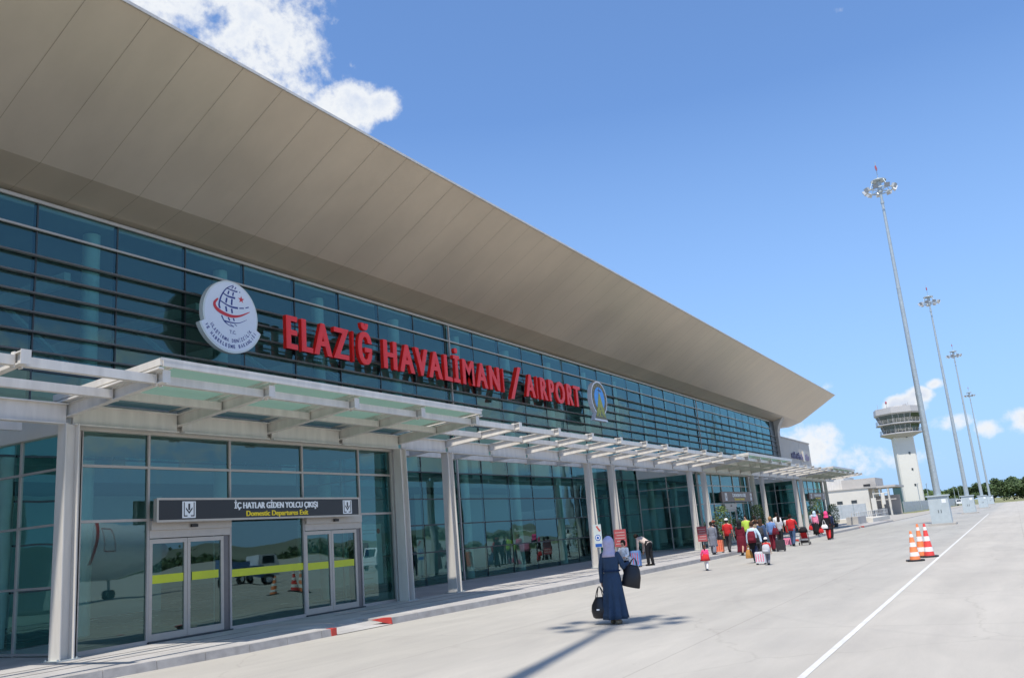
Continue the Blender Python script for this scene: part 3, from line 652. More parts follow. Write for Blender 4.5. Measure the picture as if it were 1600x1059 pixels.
em = thing('round_emblem', 'white round emblem with a blue globe and red swoosh left of the red letters', 'sign', (18.85, 20.7, 8.2))
EC = (18.83, 9.33); ER = 1.12
m_emw = M('emblem_white', (.74, .77, .84), .4, 0, .02); m_navy = M('emblem_navy', (.02, .035, .22), .4, 0, .02); m_emred = M('emblem_red', (.62, .03, .04), .4, 0, .02); m_rim = M('emblem_rim', (.66, .70, .68), .35, 0, .03)
EF = lambda u, v, t: (EC[0] + u * ER, 20.70 - t, EC[1] + v * ER)
def outline(k):
    P = []
    for i in range(49):
        a = R(-17 + (214 * i / 48)); P.append((k * cos(a), k * sin(a) + .04))
    for i in range(31):
        a = R(200 + 140 * i / 30); P.append((1.19 * k * cos(a), 1.10 * k * sin(a) + .04))
    return P
b = MB(); b.prism(outline(1.0), .03, .20, EF); fixn(b.build('emblem_body', m_rim, em))
b = MB(); b.prism(outline(.95), .20, .206, EF); ef = fixn(b.build('emblem_face', m_emw, em))
def E2(px, py):                                   # emblem drawing coordinates
    u = (px - 562) / 432; return (u, -(py - 500 - .30 * (px - 562)) / 425)
def stroke(mb, pts, wds, t, fn, mi=0):
    Q = []
    for i in range(len(pts)):
        a = pts[max(i - 1, 0)]; c = pts[min(i + 1, len(pts) - 1)]; dx, dy = c[0] - a[0], c[1] - a[1]; l = math.hypot(dx, dy) or 1
        Q.append((pts[i], (-dy / l * wds[i] / 2, dx / l * wds[i] / 2)))
    for (p, n), (q, m_) in zip(Q, Q[1:]):
        mb.add([fn(p[0] - n[0], p[1] - n[1], t), fn(q[0] - m_[0], q[1] - m_[1], t), fn(q[0] + m_[0], q[1] + m_[1], t), fn(p[0] + n[0], p[1] + n[1], t)], [(0, 1, 2, 3)], mi)
def bez(pts, n=14):
    out = []
    for i in range(len(pts) - 1):
        a, b_, c, d_ = pts[max(i - 1, 0)], pts[i], pts[i + 1], pts[min(i + 2, len(pts) - 1)]
        for k in range(n):
            t = k / n; out.append(tuple(.5 * (2 * b_[j] + (c[j] - a[j]) * t + (2 * a[j] - 5 * b_[j] + 4 * c[j] - d_[j]) * t * t + (3 * b_[j] - a[j] - 3 * c[j] + d_[j]) * t ** 3) for j in (0, 1)))
    out.append(pts[-1]); return out
b = MB()
def S(px, w0, w1=None, wm=None, mi=0):
    p = bez([E2(*q) for q in px]); n = len(p); w1 = w0 if w1 is None else w1
    ws = [((w0 * (1 - i / (n - 1)) + w1 * i / (n - 1)) if wm is None else (w0 + (wm - w0) * sin(pi * i / (n - 1)) ** .8)) for i in range(n)]
    stroke(b, p, ws, .210, EF, mi)
S([(600, 112), (490, 140), (410, 220), (372, 320), (385, 375)], .02, .07)                       # globe outline
S([(408, 465), (450, 540), (520, 600), (600, 635)], .05, .01)
S([(490, 135), (560, 165), (640, 195), (662, 197)], .03, .05)
S([(432, 190), (510, 240), (625, 278)], .035, .06)
S([(395, 285), (500, 350), (580, 385), (668, 408)], .035, .06)
S([(690, 412), (765, 420)], .035); S([(790, 420), (845, 416)], .03); S([(690, 208), (708, 212)], .03)
S([(455, 540), (560, 575), (680, 597), (810, 575)], .045, .01)
S([(528, 175), (508, 215)], .05); S([(492, 258), (478, 318)], .06); S([(475, 362), (488, 430)], .06); S([(512, 505), (535, 548)], .05)
S([(598, 200), (585, 245)], .05); S([(574, 282), (566, 358)], .06); S([(566, 402), (576, 462)], .06); S([(592, 525), (608, 562)], .05)
S([(600, 125), (570, 150)], .03); S([(640, 140), (618, 165)], .03); S([(540, 590), (600, 632)], .02); S([(610, 600), (650, 632)], .02)
b.build('globe_lines', m_navy, ef)['kind'] = 'stuff'; b = MB()
p = bez([E2(*q) for q in [(355, 250), (300, 300), (330, 370), (430, 440), (560, 495), (700, 510), (860, 480)]]); n = len(p)
stroke(b, p, [.012 + .105 * sin(pi * min(1, (i / (n - 1)) * .97 + .03)) ** .7 * (1.15 - .55 * i / n) for i in range(n)], .216, EF, 1)
b.build('swoosh', [m_navy, m_emred], ef); b = MB()
sx, sy = E2(722, 306); st = [(sx + (.125 if i % 2 == 0 else .05) * cos(R(90 + 36 * i)), sy + (.115 if i % 2 == 0 else .045) * sin(R(90 + 36 * i))) for i in range(10)]
b.add([EF(u, v, .21) for u, v in st] + [EF(sx, sy, .21)], [(i, (i + 1) % 10, 10) for i in range(10)], 1)
b.build('star', [m_navy, m_emred], ef)
b = MB()
def arc_text(s, rad, a0, a1, h, cy=.04, ry=.93):
    n = len(s)
    for i, chh in enumerate(s):
        if chh == ' ': continue
        a = R(a0 + (a1 - a0) * i / (n - 1)); cx_, cy_ = rad * cos(a), rad * sin(a) * ry + cy; rot = a + pi / 2
        wch = h * (.16 if chh in 'Iİ' else .78 if chh in 'MN' else .62)
        text(chh, b, h, (lambda u, v, t, cx_=cx_, cy_=cy_, rot=rot: EF(cx_ + u * cos(rot) - v * sin(rot), cy_ + u * sin(rot) + v * cos(rot), t)), x0=-wch / 2, x1=wch / 2, bold=.032, depth=.004, t0=.207)
arc_text('ULAŞTIRMA DENİZCİLİK', .85, 210, 330, .10); b.build('emblem_lettering', m_navy, ef); b = MB(); arc_text('VE HABERLEŞME BAKANLIĞI', 1.03, 207, 333, .10)
b.build('emblem_lettering', m_navy, ef); b = MB()
text('T.C.', b, .10, lambda u, v, t: EF(u + .05, v - .50, t), xc=0, depth=.004, t0=.207, bold=.012)
b.build('emblem_lettering', m_navy, ef)

e2 = thing('oval_emblem', 'small oval emblem with blue centre and green tower right of the red letters', 'sign', (47.1, 20.7, 8.15))
OF = lambda u, v, t: (47.15 + u, 20.70 - t, 9.42 + v)
def oval(rx, rz, foot):
    P = [(rx * cos(R(-58 + 296 * i / 40)), rz * sin(R(-58 + 296 * i / 40))) for i in range(41)]
    return P + [(-foot, -rz * 1.27), (foot, -rz * 1.27)] if foot else [(rx * cos(2 * pi * i / 40), rz * sin(2 * pi * i / 40)) for i in range(40)]
b = MB(); b.prism(oval(1.13, 1.05, .98), -.0, .26, OF); fixn(b.build('emblem_body', m_emw, e2))
b = MB(); b.prism(oval(1.04, .97, .88), .26, .268, OF, 0); b.prism(oval(.72, .70, 0), .268, .274, OF, 1)
b.prism([(-.68, -1.08), (.66, -1.08), (.42, -.5), (.14, .16), (.0, .42), (-.14, .16), (-.40, -.5)], .274, .282, OF, 2)
b.prism([(-.05, .42), (.05, .42), (.02, .66), (-.02, .66)], .274, .282, OF, 3); b.prism([(-.3, .5), (.3, .42), (.3, .46), (.05, .56)], .282, .286, OF, 3)
for i in range(26):
    a = R(-40 + 260 * i / 25); b.prism([(.86 * cos(a) + .04 * cos(q), .82 * sin(a) + .045 * sin(q)) for q in (0, 1.57, 3.14, 4.71)], .268, .272, OF, 0 if i % 2 else 4)
for (x_, z_, s_) in ((-.3, -.95, .1), (.1, -.9, .13), (.35, -1.0, .08), (0, -.6, .08)): b.prism([(x_ - s_, z_ - s_), (x_ + s_, z_ - s_), (x_, z_ + s_ * 1.4)], .282, .286, OF, 3)
fixn(b.build('emblem_face', [M('emblem_ring', (.16, .15, .09), .5), M('emblem_sky', (.08, .36, .85), .5, 0, .1, 2), M('emblem_green', (.34, .36, .06), .5, 0, .25, 6), M('emblem_dark', (.06, .10, .14), .5), M('emblem_gold', (.50, .36, .14), .5)], e2))
# ---------------------------------------------------------------- floodlight masts
m_lamp = M('floodlight_housing', (.50, .51, .50), .35, .3, .05); m_lens = M('floodlight_lens', (.30, .33, .35), .1, 0, .05)
m_redp = M('red_beacon', (.40, .10, .12), .4)
def make_mast(x, y, label):
    t = thing('floodlight_mast', label, 'light mast', (x, y, 0), group='tall floodlight masts beside the road')
    b = MB(); b.tube((0, 0, 2.3), (0, 0, 10.5), .27, .225, 18, cap=False); b.tube((0, 0, 10.45), (0, 0, 19.5), .215, .165, 18, cap=False); b.tube((0, 0, 19.45), (0, 0, 28.6), .155, .10, 16)
    b.tube((0, 0, 10.3), (0, 0, 10.5), .232, n=18); b.tube((0, 0, 19.3), (0, 0, 19.5), .172, n=18); b.tube((0, 0, 26.9), (0, 0, 27.1), .15, n=14)
    b.build('pole', m_galv, t, False)
    b = MB(); b.box(-.72, .72, -.72, .72, .16, 2.22); b.box(-.82, .82, -.82, .82, 2.22, 2.32)
    c = b.build('base_cabinet', m_cab, t, False)
    b = MB(); b.box(-.728, -.72, -.68, -.012, .25, 2.1); b.box(-.728, -.72, .012, .68, .25, 2.1); c2 = b.build('cabinet_door', m_cab, c, False)
    b = MB(); b.box(-.75, -.728, -.12, -.08, .95, 1.2); b.box(-.75, -.728, .08, .12, .95, 1.2); b.build('handle', m_dark, c2, False)
    b = MB(); b.box(-.732, -.728, -.55, -.25, 1.7, 1.98); b.build('plate', m_signwhite, c2, False)
    b = MB(); b.box(-1.0, 1.0, -1.0, 1.0, 0, .16); b.build('concrete_foot', m_conc, t, False)
    b = MB(); b.ball((0, 0, 2.42), .13, .13, .16); b.build('cap_knob', m_galv, t, False)
    b = MB(); n = 24
    for k in range(n):
        a, c_ = 2 * pi * k / n, 2 * pi * (k + 1) / n
        b.tube((1.0 * cos(a), 1.0 * sin(a), 28.1), (1.0 * cos(c_), 1.0 * sin(c_), 28.1), .05, n=6); b.tube((.6 * cos(a), .6 * sin(a), 28.95), (.6 * cos(c_), .6 * sin(c_), 28.95), .035, n=6)
    for k in range(4):
        a = pi / 4 + pi / 2 * k; b.tube((0, 0, 28.1), (1.0 * cos(a), 1.0 * sin(a), 28.1), .045, n=6); b.tube((.6 * cos(a), .6 * sin(a), 28.95), (1.0 * cos(a), 1.0 * sin(a), 28.1), .03, n=6)
    b.tube((0, 0, 27.9), (0, 0, 29.0), .2, n=14); b.ball((0, 0, 29.0), .62, .62, .10, 20, 6)
    hd = b.build('head_ring', m_galv, t, False)
    for k in range(9):
        a = 2 * pi * k / 9 + .2; ca, sa = cos(a), sin(a); o = Vector((1.22 * ca, 1.22 * sa, 28.15)); f = Vector((ca, sa, -.55)).normalized(); s = Vector((-sa, ca, 0)); u = s.cross(f).normalized()
        b = MB(); A = .23; D = .2
        vs = [o + s * p + u * q + f * r_ for p, q, r_ in ((-A, -.19, .13), (A, -.19, .13), (A, .19, .13), (-A, .19, .13), (-A * .5, -.13, -.16), (A * .5, -.13, -.16), (A * .5, .13, -.16), (-A * .5, .13, -.16))]
        b.add(vs, [(0, 4, 5, 1), (1, 5, 6, 2), (2, 6, 7, 3), (3, 7, 4, 0), (4, 7, 6, 5)]); b.tube(o, (1.0 * ca, 1.0 * sa, 28.1), .035, n=5)
        b.add([o + s * p * .94 + u * q * .94 + f * .12 for p, q in ((-A, -.19), (A, -.19), (A, .19), (-A, .19))], [(0, 1, 2, 3)], 1)
        b.build('floodlight', [m_lamp, m_lens], hd, False)
    b = MB(); b.tube((.0, 0, 29.0), (.0, 0, 30.7), .025, n=6); b.build('lightning_rod', m_galv, hd, False)
    b = MB(); b.tube((-.22, 0, 30.0), (.22, 0, 30.0), .02, n=5)
    for s in (-.22, .22): b.tube((s, 0, 30.0), (s, 0, 30.28), .07, n=8)
    b.build('warning_light', m_redp, hd, False)
    return t
mast = make_mast(76.8, 5.3, 'tallest-looking floodlight mast, the nearest of the row')
dup(mast, (127.6, 5.4, 0), 0, 'second floodlight mast from the front, right of the nearest one')
dup(mast, (180, 5.25, 0), 0, 'third floodlight mast from the front of the row')
dup(mast, (255, 5.65, 0), 0, 'farthest and smallest-looking floodlight mast of the row')
m0 = dup(mast, (-.05, 4.25, 0), .3, 'floodlight mast whose shadow falls across the road at the woman in blue'); m0.scale = (.95, .95, 1.2)

# ---------------------------------------------------------------- control tower
tw = thing('control_tower', 'cream airport control tower with a two-level glazed cabin', 'tower', (293, 27.1, 0))
m_tcream = M('tower_render', (.66, .64, .58), .9, 0, .04, .15)
m_tgrey = M('tower_band', (.42, .41, .40), .6, 0, .05, .3)
m_tglass = glass_mat('tower_glass', (.16, .26, .25), (.55, .70, .70), .14)
def octo(r, c=.42): 
    k = r * c; return [(-r, -k), (-k, -r), (k, -r), (r, -k), (r, k), (k, r), (-k, r), (-r, k)]
def rot(P, a): return [(x * cos(a) - y * sin(a), x * sin(a) + y * cos(a)) for x, y in P]
TA = R(14)
def tring(mb, r0, z0, r1, z1, c=.42, mi=0, ca=None):
    P = rot(octo(r0, c), TA); Q = rot(octo(r1, c if ca is None else ca), TA); n = 8
    mb.add([(293 + x, 27.1 + y, z0) for x, y in P] + [(293 + x, 27.1 + y, z1) for x, y in Q], [(i, (i + 1) % n, (i + 1) % n + n, i + n) for i in range(n)] + [tuple(range(n))[::-1], tuple(range(n, 2 * n))], mi)
b = MB(); tring(b, 2.85, 0, 2.85, 22.3, .86); sh = b.build('shaft', m_tcream, tw)
for z in (22.0, 17.0, 12.1, 7.4):
    q = rot([(-2.87, -.9)], TA)[0]; b = MB(); b.bar((293 + q[0] - .05, 27.1 + q[1] - .25, z), (293 + q[0] - .05, 27.1 + q[1] + .25, z), .12, .6); b.build('window', m_dark, sh)
b = MB(); tring(b, 3.0, 21.9, 5.6, 23.0, .6); tring(b, 5.9, 23.0, 5.9, 23.4); tring(b, 6.6, 26.0, 6.6, 26.35); tring(b, 5.1, 25.75, 6.0, 26.0); b.build('gallery_floor', m_tgrey, tw)
b = MB(); tring(b, 6.3, 28.9, 6.75, 29.3); tring(b, 6.75, 29.3, 6.6, 31.1); tring(b, 3.2, 31.1, 3.0, 31.7); b.build('roof', m_tgrey, tw)
b = MB(); tring(b, 4.6, 23.4, 5.3, 25.75); b.build('lower_glazing', m_tglass, tw)
b = MB(); tring(b, 5.2, 26.35, 6.2, 28.95); b.build('cab_glazing', m_tglass, tw)
b = MB(); tring(b, 3.2, 23.4, 3.2, 25.7); tring(b, 2.6, 26.4, 2.6, 28.9); b.build('cabin_core', m_int_wall, tw)
for (r0, z0, r1, z1) in ((4.65, 23.4, 5.35, 25.75), (5.25, 26.35, 6.25, 28.95)):
    P = rot(octo(r0), TA); Q = rot(octo(r1), TA)
    for i in range(8):
        b = MB()
        for t in ((0, .33, .66) if i % 2 else (0,)):
            j = (i + 1) % 8; b.bar((293 + P[i][0] * (1 - t) + P[j][0] * t, 27.1 + P[i][1] * (1 - t) + P[j][1] * t, z0), (293 + Q[i][0] * (1 - t) + Q[j][0] * t, 27.1 + Q[i][1] * (1 - t) + Q[j][1] * t, z1), .14, .14)
        b.build('glazing_post', m_tgrey, tw)
for (r0, z0) in ((5.75, 23.4), (6.45, 26.35)):
    P = rot(octo(r0), TA); b = MB()
    for i in range(8):
        j = (i + 1) % 8
        for h in (.45, .8, 1.15): b.tube((293 + P[i][0], 27.1 + P[i][1], z0 + h), (293 + P[j][0], 27.1 + P[j][1], z0 + h), .03, n=5)
        n = 5 if i % 2 else 3
        for k in range(n):
            t = k / n; x, y = P[i][0] * (1 - t) + P[j][0] * t, P[i][1] * (1 - t) + P[j][1] * t; b.tube((293 + x, 27.1 + y, z0), (293 + x, 27.1 + y, z0 + 1.15), .035, n=5)
    b.build('railing', m_white, tw)
b = MB(); b.tube((289, 29.5, 31.1), (289, 29.5, 33.2), .06, n=5); b.ball((289, 29.5, 32.9), .3, .3, .5, 8, 5, 1); b.tube((290.5, 23.5, 31.1), (290.5, 23.5, 32.3), .09, n=5); b.box(290, 291.2, 24, 24.9, 31.1, 31.9); b.tube((288, 32, 31.1), (288, 32, 32.6), .05, n=5)
b.build('antennas', [m_tgrey, m_redp], tw)

# ---------------------------------------------------------------- low buildings before the tower
lb = thing('service_building', 'low cream service building with a grey upper storey by the tower', 'building', (200, 29, 0))
b = MB(); b.box(190, 206, 25.6, 40, 0, 5.7); b.build('wall', m_cream, lb)
b = MB(); b.box(192, 204, 24.2, 30.8, 5.9, 7.7); b.box(189.8, 206.3, 24.0, 40, 5.7, 5.9); b.build('upper_storey', m_grey, lb)
b = MB(); b.box(196, 210, 30.9, 42, 5.9, 8.6); b.build('stair_block', m_white, lb)
b = MB(); b.box(191.9, 192, 25.3, 26.6, 6.1, 6.5); b.build('vent_slot', m_black, lb)
for y in (31.4, 28.6):
    b = MB(); b.box(189.95, 190, y - .55, y + .55, 2.9, 3.5); b.build('window', m_dark, lb)
for y in (24.8, 23.4, 22.0): 
    b = MB(); b.box(191, 191.4, y - .2, y + .2, 0, 5.6); b.build('porch_column', m_cream, lb)
b = MB(); b.box(190, 206, 20.4, 25.6, 5.5, 5.9); b.box(190, 190.2, 20.6, 25.4, 3.0, 3.2); b.build('porch_beam', m_grey, lb)
b = MB(); b.box(197, 197.2, 20.6, 25.4, .1, 4.0); b.build('porch_wall', m_mull, lb)
b = MB(); b.box(188.8, 189.6, 24.3, 25.2, 1.2, 3.6); b.box(188.8, 189.6, 22.6, 23.2, 2.2, 4.4); b.tube((189.2, 24.7, 0), (189.2, 24.7, 4.6), .12, n=6); b.tube((189.2, 21.8, 0), (189.2, 21.8, 5.2), .12, n=6); b.tube((189.2, 21.8, 4.4), (189.2, 24.7, 4.4), .1, n=6)
tag(b.build('pipe_rack', m_cream), 'cream pipework and tanks standing before the service building porch', 'pipework')
b = MB(); b.box(230, 231, 23.6, 25.4, 0, 6.2); b.box(229.8, 231.2, 23.3, 25.6, 6.2, 6.5)
tag(b.build('glazed_screen', M('green_screen', (.05, .10, .10), .3)), 'dark green glazed screen between the service building and the tower', 'screen')
# fence, ramp and rails
m_fence = M('fence_panel', (.42, .45, .46), .6, .1, .1, 2)
def run(x0, y0, x1, y1, n):
    return [(x0 + (x1 - x0) * k / n, y0 + (y1 - y0) * k / n) for k in range(n + 1)]
fc = thing('panel_fence', 'long grey panel fence running from the tower towards the trees', 'fence', (260, 19.5, 0))
P = run(214, 22.0, 345, 17.6, 40)
for (a, c), (d, e) in zip(P, P[1:]):
    b = MB(); b.bar((a + .1, c, 1.25), (d - .1, e, 1.25), .06, 2.3); b.build('panel', m_fence, fc)
b = MB()
for a, c in P: b.box(a - .07, a + .07, c - .07, c + .07, 0, 2.55)
b.build('fence_posts', m_galv, fc)['kind'] = 'stuff'
for i, (x, y, l) in enumerate(((232, 20.0, 'thin grey lamp post right beside the control tower'), (243, 18.9, 'thin grey lamp post left of the nearest mast'), (330, 17.6, 'thin grey lamp post between the nearest and second mast'), (352, 17.4, 'thin grey lamp post just left of the second mast'))):
    t = thing('lamp_post', l, 'lamp post', (x, y, 0), group='thin lamp posts along the fence')
    b = MB(); b.tube((0, 0, 0), (0, 0, 6.4), .11, .07, 8); b.build('post', m_galv, t, False); b = MB(); b.bar((0, 0, 6.4), (-.9, -.3, 6.5), .2, .1); b.build('lamp_head', m_lamp, t, False)
b = MB(); b.prism([(14.6, .15), (14.6, .62), (20.4, .62), (20.4, .15)], 116, 124, lambda u, v, t: (t, u, v)); b.box(108, 116, 14.55, 15.1, .15, .60)
tag(fixn(b.build('low_wall', m_cream)), 'low cream concrete wall at the far end of the pavement', 'wall')
b = MB(); b.box(101.5, 107.5, 15.2, 16.4, .15, .95); tag(b.build('concrete_block', m_conc), 'grey concrete block just past the end of the terminal', 'block')
rl = thing('steel_railing', 'pale steel railing with posts past the terminal end', 'railing', (140, 17, 0))
P = run(112, 17.4, 186, 22.2, 22); b = MB()
for (a, c), (d, e) in zip(P, P[1:]):
    for h in (.7, 1.3): b.tube((a, c, h), (d, e, h), .045, n=6)
b.build('rails', m_white, rl)
for a, c in P:
    b = MB(); b.tube((a, c, 0), (a, c, 1.35), .05, n=6); b.build('post', m_white, rl)
sp = thing('site_fence', 'grey mesh site fence panels before the cream service building', 'fence', (150, 24, 0))
for k in range(4):
    b = MB(); y = 27.6 - k * 1.9; b.box(150, 150.05, y - .9, y + .9, .3, 2.5); b.build('mesh_panel', m_fence, sp)
    b = MB(); b.box(149.95, 150.1, y - .95, y - .9, .1, 2.6); b.box(149.95, 150.1, y + .9, y + .95, .1, 2.6); b.build('post', m_galv, sp)
b = MB(); b.add([(112, 12.9, .004), (300, 13.4, .004), (300, 20, .004), (112, 20.6, .004)], [(0, 1, 2, 3)]); b.add([(112, 12.9, .05), (300, 13.4, .05), (300, 13.7, .05), (112, 13.2, .05), (112, 12.9, 0), (300, 13.4, 0)], [(0, 1, 2, 3), (4, 5, 1, 0)]); struct(b.build('side_path', M('dusty_path', (.36, .33, .28), .9, 0, .12, .3)))
m_grass = M('dry_grass', (.20, .20, .085), .95, 0, .3, .15)
b = MB(); b.add([(312, -600, .006), (3500, -600, .006), (3500, 1400, .006), (345, 1400, .006), (345, 16.8, .006), (312, 10, .006)], [(0, 1, 2, 3, 4, 5)]); b.add([(200, 18.5, .008), (345, 16.2, .008), (345, 60, .008), (200, 60, .008)], [(0, 1, 2, 3)])
struct(b.build('grass_verge', m_grass))
b = MB(); random.seed(11)
hp = [(-3000 + i * 260, 26 + 20 * random.random() + 12 * sin(i * .7)) for i in range(30)]
for (a, za), (c, zc) in zip(hp, hp[1:]): b.add([(a, -1500, -2), (c, -1500, -2), (c, -1900, zc), (a, -1900, za), (a, -2300, -2), (c, -2300, -2)], [(0, 1, 2, 3), (3, 2, 5, 4)], 0, True)
struct(b.build('hills', M('far_hills', (.16, .17, .12), .95, 0, .2, .004)))

# ---------------------------------------------------------------- trees
def leaf_mat(name, c):
    m, N, L, p = new_mat(name); oi = N.new('ShaderNodeTexCoord'); n = N.new('ShaderNodeTexNoise'); n.inputs['Scale'].default_value = .9; n.inputs['Detail'].default_value = 4; L.new(oi.outputs['Object'], n.inputs['Vector'])
    r = N.new('ShaderNodeValToRGB'); L.new(n.outputs[0], r.inputs[0]); r.color_ramp.elements[0].position = .35; r.color_ramp.elements[1].position = .65
    r.color_ramp.elements[0].color = tuple(x * .6 for x in c) + (1,); r.color_ramp.elements[1].color = tuple(x * 1.5 for x in c) + (1,); L.new(r.outputs[0], p.inputs['Base Color']); p.inputs['Roughness'].default_value = .7; return m
m_leafA = leaf_mat('dark_foliage', (.07, .11, .038)); m_leafB = leaf_mat('light_foliage', (.13, .19, .055)); m_bark = M('bark', (.10, .08, .06), .9)
def make_tree(h, w, seed, mat, label, name='broadleaf_tree', nl=2600, leaf=.34):
    r = random.Random(seed); t = thing(name, label, 'tree', (0, 0, 0), group='trees beyond the apron')
    b = MB(); b.chain([(0, 0, 0), (.1, 0, h * .25), (-.1, .1, h * .5), (0, 0, h * .8)], [.22, .18, .12, .05], 7)
    cl = []
    for i in range(11):
        a = r.random() * 6.28; d = w * (.12 + .33 * r.random()); z = h * (.30 + .55 * r.random()); d *= 1.1 - .55 * abs(z / h - .5)
        e = Vector((d * cos(a), d * sin(a), z)); b.chain([(0, 0, h * .25 + .2 * i / 11 * h), e * .5 + Vector((0, 0, z * .3)), e], [.08, .05, .02], 5); cl.append((e, w * (.15 + .12 * r.random())))
    b.build('trunk', m_bark, t, False)
    b = MB()
    for i in range(nl):
        c, rad = r.choice(cl); v = Vector((r.gauss(0, 1), r.gauss(0, 1), r.gauss(0, 1))).normalized() * rad * (.45 + .6 * r.random()); v.z *= .8; p = c + v
        a = Vector((r.gauss(0, 1), r.gauss(0, 1), r.gauss(0, 1))).normalized(); u = a.cross(Vector((0, 0, 1))).normalized(); w_ = a.cross(u); s = leaf * (.6 + .8 * r.random())
        b.add([p - u * s, p + w_ * s * .6, p + u * s, p - w_ * s * .6], [(0, 1, 2, 3)])
    b.build('crown', mat, t, False); return t
T = [make_tree(8.2, 8.5, 1, m_leafA, ''), make_tree(7.4, 9.0, 2, m_leafB, ''), make_tree(9.2, 12, 3, m_leafA, '', nl=3600, leaf=.42)]
spots = [(430, 33.8, 0), (425, 30.2, 1), (436, 27.5, 1), (428, 24.5, 0), (440, 21.8, 1), (430, 19.2, 0), (436, 16.0, 1), (428, 13.4, 0), (438, 10.6, 1), (430, 8.2, 0), (425, 4.4, 2), (440, 0.6, 2), (432, -3.4, 2), (445, -7.5, 2), (438, 37, 1), (430, -12, 2), (450, 42, 0)]
names = ['dark tree just right of the control tower', 'light green tree between the tower and the nearest mast', 'light green tree left behind the nearest mast', 'dark tree right behind the nearest mast', 'light green tree above the grey fence, centre', 'dark tree left of the second mast', 'light green tree behind the second mast', 'dark tree right of the second mast', 'light green tree left of the third mast', 'dark small tree at the farthest mast',
         'large dark tree right of the farthest mast', 'tallest round dark tree near the right edge', 'large dark tree at the right edge of the view', 'dark tree beyond the right edge of the view', 'light tree hidden behind the control tower', 'outermost dark tree to the right', 'dark tree farther left behind the tower']
first = set()
for i, ((x, y, k), nme) in enumerate(zip(spots, names)):
    if k not in first:
        first.add(k); T[k].location = (x, y, 0); T[k]['label'] = nme
    else:
        sc = .9 + .2 * ((i * 37) % 10) / 10; q = dup(T[k], (x, y, 0), i * 1.3, nme, sc)
b = MB(); r = random.Random(9)
for i in range(9000):
    x = -150 + 800 * r.random(); z = abs(r.gauss(0, 3.2)) * (.6 + .4 * sin(x * .05)); y = -330 + r.gauss(0, 6); s = 1.1
    a = Vector((r.gauss(0, 1), r.gauss(0, 1), r.gauss(0, 1))).normalized(); u = a.cross(Vector((0, 0, 1))).normalized(); w_ = a.cross(u); p = Vector((x, y, z)); b.add([p - u * s, p + w_ * s, p + u * s, p - w_ * s], [(0, 1, 2, 3)])
o = b.build('far_wood', m_leafA); o['kind'] = 'stuff'
tag(o, 'far dark belt of trees across the airfield, seen mirrored in the glass', 'wood')
# shrubs in tubs by the far entrances
def shrub(x, y, h, w_, seed, label):
    r = random.Random(seed); t = thing('potted_shrub', label, 'plant', (x, y, .15), group='potted shrubs by the far entrances')
    b = MB(); b.tube((0, 0, 0), (0, 0, .42), .24, .32, 14); b.build('pot', m_dark, t, False)
    b = MB(); b.tube((0, 0, .4), (0, 0, h * .6), .035, .02, 6); b.build('stem', m_bark, t, False)
    b = MB()
    for i in range(900):
        z = .45 + (h - .45) * r.random(); rr = w_ * (.35 + .65 * sin(pi * min(1, (z / h)) * .9)) * math.sqrt(r.random()); a0 = r.random() * 6.28; p = Vector((rr * cos(a0), rr * sin(a0), z))
        a = Vector((r.gauss(0, 1), r.gauss(0, 1), r.gauss(0, 1))).normalized(); u = a.cross(Vector((0, 0, 1))).normalized(); v = a.cross(u); s = .07; b.add([p - u * s, p + v * s * .5, p + u * s, p - v * s * .5], [(0, 1, 2, 3)])
    b.build('foliage', m_leafB, t, False)
shrub(55.3, 16.4, 2.5, .62, 1, 'tall potted shrub left of the middle entrance doors'); shrub(64.6, 16.5, 2.5, .6, 2, 'tall potted shrub right of the middle entrance doors')
shrub(84.6, 16.2, 2.9, .62, 3, 'tall potted shrub left of the farthest entrance'); shrub(86.2, 15.6, 1.5, .6, 4, 'short wide potted shrub before the farthest entrance'); shrub(93.4, 16.2, 2.3, .6, 5, 'potted shrub right of the farthest entrance doors')

# ---------------------------------------------------------------- traffic cones
m_or = M('cone_orange', (.85, .25, .09), .5, 0, .06, 6); m_rd = M('cone_red', (.78, .07, .06), .5, 0, .08, 6); m_rw = M('cone_white_band', (.82, .80, .78), .4, 0, .04, 8)
def cone(x, y, h, mats, base, label, tilt=0):
    t = thing('traffic_cone', label, 'traffic cone', (x, y, 0), .3, group='traffic cones by the white line')
    def rr(z): return .165 - (.165 - .032) * (z - .05) / (h - .05)
    zs = [.05, h * .17, h * .30, h * .48, h * .62, h * .80, h * .90, h]; b = MB(); n = 24
    for i in range(7):
        mi = i % 2
        b.tube((0, 0, zs[i]), (0, 0, zs[i + 1]), rr(zs[i]) + .003 * mi, rr(zs[i + 1]) + .003 * mi, n, mi, cap=(mi == 1 or i in (0, 6)))
    b.build('cone_body', mats, t, False)
    b = MB(); s = .26; P_ = [(s, -s * .55), (s, s * .55), (s * .55, s), (-s * .55, s), (-s, s * .55), (-s, -s * .55), (-s * .55, -s), (s * .55, -s)]
    b.prism(P_, .0, .055, lambda u, v, t_: (u, v, t_)); fixn(b.build('cone_base', base, t, False)); return t
cone(31.35, 3.16, .95, [m_or, m_rw], m_black, 'nearest orange and white cone on a black base')
cone(33.4, 3.12, 1.12, [m_or, m_rw], m_black, 'orange cone half hidden behind the nearest cone')
cone(33.2, 2.88, 1.12, [m_rd, m_rw], m_black, 'red and white striped cone nearest the white line')

